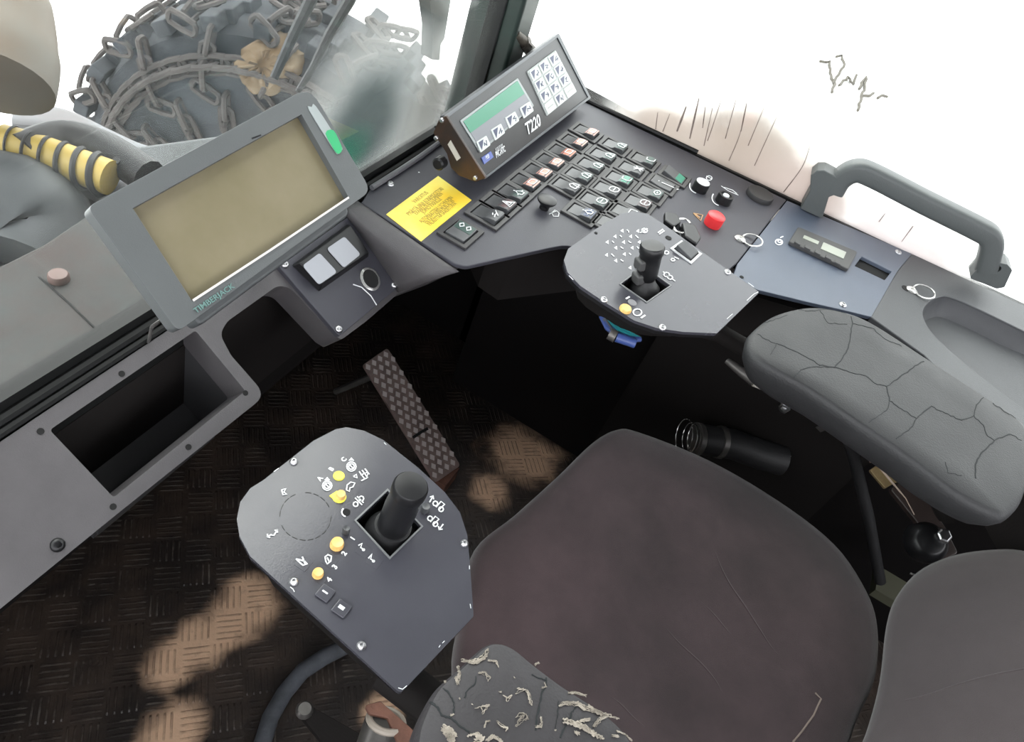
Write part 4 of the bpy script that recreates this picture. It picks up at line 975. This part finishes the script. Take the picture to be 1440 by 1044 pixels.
# ------------------------------------------------------------------ seat
def fabric(name, rgb, rgb2):
    M = mat(name, rgb, .95, bump=.5, bscale=1400, var=1, vscale=5, var_rgb=rgb2, spec=.1, sheen=.35)
    return M
M_seat = fabric('plum_brown_velour', (.029, .020, .021), (.064, .043, .046))
M_back = fabric('grey_velour', (.063, .053, .054), (.080, .069, .070))
seat = thing('operator_seat', PZ(900, 800, .12), 'brown velour operator seat, cushion and grey backrest seen from above', 'seat')
ZS = .54; PS = zpl(ZS)
cu_out = [(648, 950), (652, 850), (672, 764), (730, 714), (790, 660), (838, 614), (868, 597), (900, 600), (1000, 640), (1100, 698), (1180, 760), (1226, 826), (1243, 880), (1240, 950), (1215, 1010), (1180, 1100), (1050, 1330), (800, 1300), (735, 1050)]
profS = [(.78, -.13), (.86, -.115), (.94, -.08), (.985, -.045), (1.0, -.02), (.985, -.008), (.96, 0), (.92, .004), (.84, .007), (.7, .008), (.5, .004), (.3, 0), (.1, -.002)]
cus = pillow(PS, cu_out, profS, 5, (930, 920))
tS = bvh(cus)
co_ = cus.build('seat_cushion', M_seat, seat, smooth=True)
def Z6(l): return [(840 + x / 2.4, 700 + y / 2.4) for x, y in l]
sm = MB()
for l, rr in [([(345, 0), (370, 80), (400, 190), (440, 280), (500, 370), (545, 440), (600, 520), (700, 620), (740, 670)], .0028), ([(165, 330), (200, 400), (265, 480), (350, 560), (400, 620), (440, 690), (500, 730)], .0022), ([(300, 310), (380, 380), (440, 450), (490, 500)], .0018), ([(0, 640), (70, 690), (130, 750), (210, 810)], .0022)]:
    P_, N_ = drape(tS, [tuple(v) for v in smooth_poly([Vector(p) for p in Z6(l)], 6, False)])
    n_ = len(P_)
    if n_ > 1: sm.tube([p - nn * rr * .75 for p, nn in zip(P_, N_)], [rr * (.35 + .65 * math.sin(math.pi * (i + .5) / n_)) for i in range(n_)], 8)
sm.build('seam', M_seat, co_, smooth=True)
P_, N_ = drape(tS, Z6([(735, 660), (755, 680), (730, 735), (690, 790), (660, 826)]))
MB().tube([p for p in P_], .0012, 6).build('worn_seam', mat('worn_piping', (.25, .2, .17), .8), co_)
# seat base below
MB().bb((PS.hit(660, 800).x + .08, -.40, .10), (.76, -.08, .40)).build('pedestal', M_matt, seat)
MB().bb((.44, -.52, 0), (.80, -.02, .10)).build('base_plate', M_matt, seat)
# backrest
bo = PN(1300, 860, Vector((.72, -.44, .66)), Vector((0, .80, .60)))
PBk = Pl(bo, (-.05, .78, .62), (1, 0, 0))
bk_out = [(1242, 880), (1256, 838), (1288, 800), (1335, 777), (1395, 767), (1450, 770), (1520, 800), (1590, 900), (1610, 1080), (1560, 1280), (1400, 1350), (1180, 1300), (1180, 1120), (1212, 1035), (1232, 960)]
bkm = pillow(PBk, bk_out, [(.9, -.12), (.97, -.10), (1, -.07), (1.005, -.04), (1.0, -.02), (.985, -.007), (.96, 0), (.9, .006), (.8, .010), (.6, .012), (.3, .012)], 5)
tB = bvh(bkm)
bo_ = bkm.build('backrest', M_back, seat, smooth=True, label='grey velour backrest')
P_, N_ = drape(tB, [tuple(v) for v in smooth_poly([Vector(p) for p in Z6([(1040, 685), (1120, 665), (1220, 630), (1330, 600), (1440, 578)])], 5, False)])
if len(P_) > 1: MB().tube([p - nn * .0006 for p, nn in zip(P_, N_)], .0014, 6).build('seam', M_back, bo_, smooth=True)

# ------------------------------------------------------------------ pedal
p1, p2, p3 = PZ(615, 678, .05), PZ(649, 652, .05), PZ(528, 500, .20)
nP = (p2 - p1).cross(p3 - p1).normalized(); nP = nP if nP.z > 0 else -nP
PD = Pl(p1, nP, (p2 - p1))
ped = thing('foot_pedal', (p1 + p2) / 2 - Vector((0, 0, .05)), 'long steel foot pedal with diamond studs sloping up from the floor', 'pedal')
q = [(511, 513), (545, 489), (648, 655), (613, 679)]
MB().prism(PD, rounded([PD.px(*p) for p in q], .008), -.008, 0).build('pedal_plate', M_pedal, ped, bevel=.001)
sm = MB()
for i in range(17):
    for j in range(4):
        u_ = (j + .5 * (i % 2) + .35) / 4.1; v_ = (i + .6) / 17.5
        if u_ > .95: continue
        c = bil([q[0], q[1], q[2], q[3]], u_, v_)
        e1 = (Vector(q[1]) - Vector(q[0])).normalized() * 3.6; e2 = (Vector(q[3]) - Vector(q[0])).normalized() * 5.2
        sm.prism(PD, [PD.px(*(c + e1)), PD.px(*(c + e2)), PD.px(*(c - e1)), PD.px(*(c - e2))], 0, .0018)
sm.build('tread_studs', M_stud, ped)
MB().ribbon([PD.w(PD.px(*p), .002) for p in [(580, 616), (592, 608), (601, 603)]], PD.n, .006, .001).build('slot', M_gap, ped)
MB().bb(p1.lerp(p2, .5) + Vector((-.03, -.01, -.05)), p1.lerp(p2, .5) + Vector((.03, .03, -.008))).build('hinge_bracket', M_rust, ped)
MB().tube([PD.w(PD.px(545, 520), -.004), Vector((PD.hit(545, 520).x, .56, .02))], .008, 8).build('push_rod', M_rod, ped)

# ------------------------------------------------------------------ right side, below the armrest
lw = struct(MB().bb((1.24, Y0, 0), (1.28, .38, .70)).build('baseboard_right', M_wall))
PS_ = Pl((1.019, 0, .3), (-1, 0, 0), (0, -1, 0))
ch = thing('coiled_hose', PS_.hit(1000, 615) - Vector((.04, 0, .04)), 'black flexible hose with steel clamps and a loose wire coil beside the seat cushion', 'hose')
zz = .36
def hz(x, y, z=.36): return PZ(x, y, z)
def frame_ring(c, ax, r, tr, a0=0, a1=360, n=24):
    ax = ax.normalized(); u = ax.orthogonal().normalized(); v = ax.cross(u)
    return [c + (u * math.cos(math.radians(a0 + (a1 - a0) * k / n)) + v * math.sin(math.radians(a0 + (a1 - a0) * k / n))) * r for k in range(n + 1)]
a_, c_ = hz(975, 617), hz(1045, 628)
axh = (c_ - a_).normalized()
MB().tube([hz(985, 618), hz(1030, 625), hz(1070, 640), hz(1100, 648)], .030, 20).build('hose_body', M_rubber, ch, smooth=True)
for x, y in [(980, 618), (1012, 622)]:
    c = hz(x, y); MB().lathe(c - axh * .006, axh, [(.031, 0), (.0325, .001), (.0325, .011), (.031, .012)], 28).build('clamp_band', M_rod, ch, smooth=True)
for x, y, r in [(962, 614, .034), (970, 616, .030), (976, 617, .026)]:
    MB().tube(frame_ring(hz(x, y), axh, r, 0, 0, 330), .0011, 6).build('wire_coil', M_ring, ch, smooth=True)
def bolt(x, y, z, label, r=.009, m_=None, ax=(-.6, -.2, .7)):
    c = PZ(x, y, z)
    o = MB().lathe(c - Vector(ax).normalized() * .012, ax, [(r * 1.6, 0), (r * 1.6, .003), (r, .0035), (r, .012), (r * .7, .014), (r * .55, .014), (r * .5, .020)], 6).build('bolt', m_ or M_steel, None, bevel=.0006)
    return tag(o, label, 'bolt')
# black side frame of the seat suspension
sf = thing('seat_suspension', PZ(1120, 640, .02), 'black steel seat suspension frame in the shadow between seat and right armrest', 'frame')
MB().bb((.86, -.62, .0), (1.02, -.10, .06)).build('rail', M_matt, sf)
MB().bb((1.20, -.46, .05), (1.22, .0, .66)).build('upright', M_matt, sf)
PSd = Pl((1.199, 0, .3), (-1, 0, 0), (0, -1, 0))
for x, y, r in [(1103, 573, .0085), (1107, 640, .0055)]:
    c = PSd.hit(x, y)
    MB().lathe(c, (-1, 0, 0), [(r * 1.4, 0), (r * 1.4, .003), (r, .0035), (r, .010), (r * .5, .012)], 6).build('bolt', M_steel, sf, bevel=.0005)
MB().prism(PSd, [PSd.px(*p) for p in [(1147, 600), (1160, 595), (1167, 602), (1154, 607)]], 0, .003).build('clip', M_rod, sf)
MB().tube([PZ(1183, 595, .62), PZ(1200, 640, .56), PZ(1222, 730, .46), PZ(1238, 818, .34)], [.008, .010, .010, .010], 10).build('strut', M_rubber, sf, smooth=True)
MB().tube([PZ(1022, 507, .66), PZ(1045, 525, .66), PZ(1060, 536, .66)], [.005, .008, .008], 10).build('damper_rod', M_rod, sf, smooth=True)
MB().tube([PZ(1060, 536, .66), PZ(1072, 541, .66)], .0082, 8).build('rod_end', mat('pale_plastic', (.45, .42, .38), .6), sf)
MB().bb(PZ(1245, 832, .30) - Vector((.03, .03, .0)), PZ(1245, 832, .30) + Vector((.03, .03, .02))).build('foot_pad', mat('olive_paint', (.07, .07, .045), .6), sf)
lev = thing('adjuster_lever', PZ(1290, 740, .50), 'brown seat adjuster lever with olive bracket and black bolted hub, next to the backrest', 'lever')
PV = Pl(PZ(1290, 740, .60), (-.45, .1, .88), (1, 0, 0))
MB().prism(PV, rounded([PV.px(*p) for p in [(1252, 688), (1270, 674), (1297, 692), (1330, 742), (1348, 778), (1325, 790), (1290, 735)]], .006), -.012, 0).build('lever_arm', mat('brown_plastic', (.025, .018, .016), .4, var=.6, vscale=20), lev, bevel=.002)
MB().prism(PV, rounded([PV.px(*p) for p in [(1232, 655), (1246, 650), (1272, 674), (1254, 682), (1244, 688), (1222, 662)]], .003), -.004, .003).build('mounting_bracket', M_olive, lev, bevel=.001, label='olive zinc bracket')
MB().prism(PV, [PV.px(*p) for p in [(1219, 644), (1228, 638), (1232, 645), (1223, 652)]], .0, .006).build('clip', mat('pinkish_clip', (.38, .26, .2), .6), lev, bevel=.001)
MB().ribbon([PV.w(PV.px(*p), .0035) for p in [(1235, 658), (1254, 681), (1272, 702), (1284, 725)]], PV.n, [.003, .003, .0012, .0012], .001).build('cable', mat('bare_wire', (.5, .4, .33), .4), lev)
cH = PV.hit(1305, 762)
MB().lathe(cH - PV.n * .015, PV.n, [(.030, 0), (.031, .004), (.029, .016), (.022, .024), (.018, .026)], 28).build('hub', M_black, lev, smooth=True)
MB().lathe(PV.hit(1321, 756), PV.n, [(.013, 0), (.013, .008), (.011, .010), (.011, .016), (.008, .018)], 6).build('hub_bolt', M_steel, lev, bevel=.001)
MB().tube(frame_ring(PV.hit(1290, 775), PV.n, .036, 0, 140, 230, 12), .0016, 6).build('hub_rim', M_ring, lev, smooth=True)

# ------------------------------------------------------------------ lower left hardware
hl_ = thing('pivot_bracket', PZ(540, 1010, .45), 'rusty bracket with a steel pivot cylinder below the left joystick pod', 'bracket')
zb = .60
MB().prism(zpl(zb), rounded([zpl(zb).px(*p) for p in [(512, 992), (535, 986), (585, 1030), (590, 1060), (565, 1060), (545, 1010), (520, 1004)]], .003), -.006, 0).build('bracket_plate', M_rust, hl_, bevel=.001)
MB().tube([PZ(541, 1016, zb - .02), PZ(525, 1062, zb - .05)], .020, 20).build('cylinder', M_rod, hl_, smooth=True)
MB().tube(frame_ring(PZ(543, 1014, zb - .01), PZ(541, 1016, zb - .02) - PZ(525, 1062, zb - .05), .017, 0), .0035, 8).build('collar', mat('pale_collar', (.3, .26, .22), .5), hl_, smooth=True)
lk = thing('link_bar', PZ(430, 1000, .25), 'flat black link bar with a bolt at its end, low at the left joystick pod', 'bar')
zl = zpl(.35)
MB().prism(zl, rounded([zl.px(*p) for p in [(422, 995), (432, 990), (520, 1040), (560, 1080), (530, 1090), (450, 1040), (424, 1008)]], .004), -.012, 0).build('bar', M_matt, lk, bevel=.002)
MB().lathe(zl.hit(428, 1000), zl.n, [(.011, 0), (.011, .004), (.008, .008)], 16).build('bolt', M_rod, lk, smooth=True)
fh = thing('floor_hose', PZ(400, 970, .0), 'grey ribbed hose lying on the dirty floor under the left joystick pod', 'hose')
MB().tube([PZ(x, y, .022) for x, y in [(492, 906), (455, 925), (425, 945), (400, 975), (380, 1010), (365, 1060), (350, 1120)]], .014, 16).build('hose', M_hose, fh, smooth=True)

# ------------------------------------------------------------------ outside: snow, machine, wheel
ZG = -1.4
M_snow = mat('snow', (.88, .89, .90), .9, bump=.4, bscale=6, var=.1, vscale=1.2, var_rgb=(.80, .79, .74))
sg = MB().bb((-25, -25, ZG - .2), (30, 30, ZG)); struct(sg.build('floor_snow', M_snow))
M_hood = mat('weathered_hood_paint', (.012, .017, .016), .7, var=1, vscale=9, var_rgb=(.035, .024, .021), rvar=.1)
hood = thing('engine_hood', (.55, .7, .55), 'weathered grey-green hood panel right outside the front window', 'hood')
zh = zpl(.58)
hm = [(-.55, .50), (1.0, .50), (.98, .62)] + [zh.px(*p) for p in [(240, 262), (132, 296), (62, 343), (0, 374)]] + [(-.55, .92)]
MB().prism(zh, hm, -.04, 0).build('panel', M_hood, hood, bevel=.004)
MB().ribbon([zh.hit(*p) for p in [(55, 390), (95, 425), (150, 478), (190, 520)]], zh.n, .0025, .0012).build('panel_seam', M_gap, hood)
MB().lathe(zh.hit(83, 393), zh.n, [(.013, 0), (.013, .007), (.011, .010), (.003, .011)], 24).build('filler_cap', mat('reddish_cap', (.12, .07, .06), .5), hood, smooth=True)
# dark frame just beyond hood
M_frame_o = mat('dark_frame_steel', (.025, .03, .032), .6, var=1.2, vscale=5, var_rgb=(.06, .065, .07))
fr_o = thing('chassis_frame', (.7, 1.0, .2), 'dark steel chassis beam beyond the hood outside', 'frame')
MB().prism(zpl(.30), [(-.8, .95), (.55, .98), (1.3, .80), (1.35, 1.10), (.6, 1.40), (-.8, 1.6)], -.5, 0).build('beam', M_frame_o, fr_o, bevel=.03)
# grey curved arms + hoses
def armtube(name, px, z, r, m_, lab, cat, sq=None, n=12):
    pts = smooth_poly([PZ(x, y, zz) for (x, y), zz in zip(px, z)], 5, False)
    rr = r if not isinstance(r, list) else [r[min(len(r) - 1, int(i / 5))] for i in range(len(pts))]
    o = MB().tube(pts, rr, n, sq=sq).build(name, m_, None, smooth=True); return tag(o, lab, cat)
M_arm1 = mat('pale_grey_steel', (.14, .15, .16), .6, var=.5, vscale=6, var_rgb=(.11, .09, .09))
armtube('steering_arm', [(-40, 285), (40, 268), (100, 262), (150, 272), (190, 300), (230, 340)], [.35] * 6, (.02, .045), M_arm1, 'pale grey curved steel arm below the yellow hose outside', 'arm', sq=(0, 0, 1))
armtube('steering_arm', [(20, 165), (80, 172), (140, 200), (190, 222), (260, 240)], [.1] * 5, (.02, .05), M_arm1, 'pale grey steel arm running behind the yellow hose outside', 'arm', sq=(0, 0, 1))
armtube('black_hose', [(30, 215), (90, 195), (150, 212), (210, 250)], [.42] * 4, .035, M_rubber, 'thick black hydraulic hose beside the yellow wrapped hose outside', 'hose')
armtube('black_hose', [(20, 240), (90, 262), (140, 268), (200, 262), (250, 255)], [.30] * 5, .028, M_rubber, 'black hydraulic hose curving under the yellow wrapped hose outside', 'hose')
yh = thing('wrapped_hose', PZ(80, 225, .42), 'yellow hydraulic hose with black spiral wrap outside the front window', 'hose')
ys = [PZ(x, y, .42) for x, y in [(4, 200), (50, 212), (100, 230), (155, 250)]]
MB().tube(ys, .033, 18).build('hose', mat('yellow_sleeve', (.33, .235, .05), .5, var=.4, vscale=20), yh, smooth=True)
sp = []; d = (ys[-1] - ys[0]); L_ = d.length; d.normalize(); u = d.orthogonal().normalized(); v = d.cross(u)
for k in range(170):
    t = k / 169; a = t * 2 * math.pi * 6.5; c = ys[0].lerp(ys[-1], t) if False else (ys[0] + d * L_ * t)
    sp.append(c + (u * math.cos(a) + v * math.sin(a)) * (.034 + .001))
MB().tube(sp, [.0022 + .005 * (k / 169) ** 1.5 for k in range(170)], 6).build('spiral_wrap', M_rubber, yh, smooth=True)
armtube('boom_cylinder', [(-70, -200), (-42, -90), (-12, 10), (-6, 75), (-14, 122)], [.75, .70, .62, .58, .55], [.085, .088, .092, .095, .08, .045], mat('brown_grey_boom', (.115, .08, .052), .6, var=1, vscale=4, var_rgb=(.14, .13, .11)), 'large brown-grey boom cylinder at the far left outside', 'boom', n=28)
armtube('boom_casting', [(-90, 330), (0, 290), (60, 330), (40, 380)], [.33, .36, .33, .3], [.08, .10, .09, .05], M_frame_o, 'dark rounded boom base casting beside the hood outside', 'casting', n=20)

# wheel with snow chains
M_tyre = mat('dirty_tyre_rubber', (.006, .007, .009), .85, bump=.6, bscale=25, var=1.5, vscale=4, var_rgb=(.038, .043, .050))
M_chain = mat('rusty_chain', (.03, .025, .023), .75, .1, var=.8, vscale=10, var_rgb=(.06, .05, .046))
dC = 3.3
WC = C0 + ray(405, 262) * dC
Rw = 250 / 1050 * dC
hv = (C0 - WC); hv.z = 0; hv.normalize()
axw = (hv * .93 + Vector((0, 0, 1)).cross(hv) * -.30).normalized(); upw = Vector((0, 0, 1)); sdw = upw.cross(axw).normalized()
wheel = thing('tractor_wheel', WC - Vector((0, 0, Rw)), 'large muddy tyre fitted with snow chains beyond the front window', 'wheel')
hw = .27
mb = MB().lathe(WC - axw * hw, axw, [(Rw * .55, 0), (Rw * .75, -.01), (Rw * .93, .04), (Rw * .97, .12), (Rw * .97, .42), (Rw * .93, .50), (Rw * .75, .55), (Rw * .55, .54)], 72)
ty = mb.build('tyre', M_tyre, wheel, smooth=True)
lug = MB()
for k in range(26):
    a = 2 * math.pi * k / 26
    for s_ in (-1, 1):
        a2 = a + (.5 * 2 * math.pi / 26 if s_ > 0 else 0)
        for seg_ in range(3):
            aa = a2 + seg_ * .035; rad_d = sdw * math.cos(aa) + upw * math.sin(aa); tan = -sdw * math.sin(aa) + upw * math.cos(aa)
            lug.box(WC + rad_d * (Rw * .985) + axw * s_ * (.05 + seg_ * .085), axw * .048, tan * .03, rad_d * Rw * .035)
lug.build('tread_lugs', M_tyre, wheel, bevel=.006)
MB().lathe(WC - axw * (hw * .8), axw, [(Rw * .56, 0), (Rw * .56, .42), (Rw * .5, .40), (Rw * .2, .30), (Rw * .12, .34), (.02, .35)], 40).build('rim', mat('dark_green_rim', (.02, .05, .045), .5, var=1, vscale=6, var_rgb=(.10, .11, .10)), wheel, smooth=True)
def link(c, t, n_, L_=.05, w_=.03, r_=.0115):
    t = t.normalized(); n_ = (n_ - t * n_.dot(t)).normalized(); s_ = t.cross(n_); pts = []
    for k in range(12):
        a = 2 * math.pi * k / 12; pts.append(c + t * (math.cos(a) * w_ * .6 + math.copysign(L_ - w_ * .5, math.cos(a)) * (abs(math.cos(a)) > .05)) + s_ * math.sin(a) * w_)
    return pts
chm = MB(); 
def wp(a, ax_): # point on the tyre skin; ax_ -1..1 across, beyond goes down the sidewall
    rd = sdw * math.cos(a) + upw * math.sin(a)
    if abs(ax_) <= 1: return WC + rd * (Rw * 1.025) + axw * ax_ * hw * .85, rd
    e = abs(ax_) - 1; s_ = math.copysign(1, ax_)
    return WC + rd * (Rw * (1.0 - e * .4)) + axw * s_ * (hw * (.95) + .035 * min(1, e * 2)), axw * s_
for k in range(10):
    a = math.radians(-20 + k * 220 / 10)
    nL = 19
    for j in range(nL):
        x = -1 + 3.3 * j / (nL - 1)
        aa = a + .05 * ((j % 4) - 1.5) * .8
        p, n_ = wp(aa, x); p2_, _ = wp(a + .05 * (((j + 1) % 4) - 1.5) * .8, -1 + 3.3 * (j + 1) / (nL - 1))
        nn = n_ if j % 2 else n_.cross((p2_ - p).normalized())
        chm.tube(link(p, p2_ - p, nn, .050, .025), .0105, 6, closed=True)
for k in range(60):
    a = math.radians(-20 + k * 220 / 60); p, n_ = wp(a, 1.45); p2_, _ = wp(a + .06, 1.45)
    chm.tube(link(p, p2_ - p, n_ if k % 2 else n_.cross((p2_ - p).normalized())), .0125, 6, closed=True)
tagc = chm.build('snow_chain', M_chain, wheel, smooth=True); tagc['kind'] = 'stuff'
# mud cake on the tyre
mud = MB()
mc = C0 + ray(375, 88) * (dC * .9)
tT = BVHTree.FromPolygons([tuple(v) for v in mb.v], mb.f)
mdp = [(330, 95), (345, 70), (372, 52), (395, 45), (415, 60), (428, 85), (420, 105), (400, 125), (380, 138), (358, 130), (345, 115)]
pm, nm = drape(tT, [tuple(v) for v in smooth_poly([Vector(p) for p in mdp], 3)]); 
cm = drape(tT, [(378, 90)])
if cm[0] and len(pm) > 3:
    c = cm[0][0]; nrm = cm[1][0]; n_ = len(pm); vs = []
    for sc_, h in [(1.05, -.02), (1.0, .02), (.8, .045), (.5, .06), (.2, .065)]:
        vs += [c + (p - c) * (sc_ + random.uniform(-.07, .07)) + nrm * (h + random.uniform(-.012, .012)) for p in pm]
    fs = [[k * n_ + i, k * n_ + (i + 1) % n_, (k + 1) * n_ + (i + 1) % n_, (k + 1) * n_ + i] for k in range(4) for i in range(n_)] + [[4 * n_ + i for i in range(n_)]]
    mud.add(vs, fs); mud.build('caked_mud', mat('orange_brown_mud', (.10, .06, .025), .9, bump=1, bscale=40, var=.6, vscale=12, var_rgb=(.19, .145, .095)), wheel, smooth=True)

# wipers and mirror outside
def onG(x, y, dy): return PN(x, y, Vector((0, YF + dy, 0)), Vector((0, 1, 0)))
wi = thing('windscreen_wiper', onG(430, 60, .03), 'pair of dark wiper arms hanging down outside the front window', 'wiper')
for l in [[(447, -30), (437, 0), (412, 50), (385, 110)], [(505, -30), (492, 0), (462, 50), (440, 95), (418, 130)]]:
    MB().tube([onG(*p, .035) for p in l], [.006, .006, .005, .004, .003][:len(l)], 8).build('wiper_arm', M_rubber, wi, smooth=True)
PMi = Pl(onG(618, 40, .10), (0, -1, 0), (1, 0, 0))
mi = tag(MB().prism(PMi, rounded([PMi.px(*p) for p in [(603, -60), (640, -60), (634, 0), (625, 55), (620, 62), (618, 85), (607, 84), (609, 40), (604, 0)]], .002), -.02, .0).build('mirror_arm', mat('dark_mirror', (.04, .05, .05), .5), None, bevel=.003), 'dark tapering mirror arm hanging outside the front window near the pillar', 'mirror')
# hose fitting on the pillar
hf = thing('hose_fitting', PN(745, 60, Vector((1.13, .33, .95)), Vector((0, 1, 0))), 'dirty brass hose fitting sticking out of the pillar above the terminal', 'fitting')
fp = [PN(x, y, Vector((0, .385, 0)), Vector((0, 1, 0))) for x, y in [(724, 46), (733, 57), (742, 67), (756, 82)]]
M_brass = mat('dirty_brass', (.05, .042, .032), .6, .3, bump=.8, bscale=200, var=.8, vscale=60)
MB().tube(fp, [.007, .010, .009, .010], 12).build('body', M_brass, hf, smooth=True)
MB().tube([fp[1], fp[1].lerp(fp[2], .6)], .012, 6).build('hex_nut', M_brass, hf)
# twigs on the snow outside the right window
def twig(px, label):
    mb = MB()
    for l in px: mb.tube([PZ(x, y, ZG + .03) for x, y in jitter(l, 4, 1.5)], .017, 5)
    return mb
tw = tag(twig([[(1153, 86), (1167, 86), (1169, 110), (1174, 117), (1170, 130)], [(1176, 80), (1184, 78), (1188, 90), (1180, 105), (1172, 118)], [(1180, 120), (1192, 108), (1200, 118), (1205, 105)], [(1208, 125), (1218, 108), (1216, 122), (1206, 155)], [(1213, 135), (1222, 135), (1228, 131)], [(1234, 138), (1240, 134), (1248, 136)]], '').build('twig', mat('twig_bark', (.05, .042, .03), .9), None), 'cluster of small twigs lying on the snow outside the right window', 'twigs')
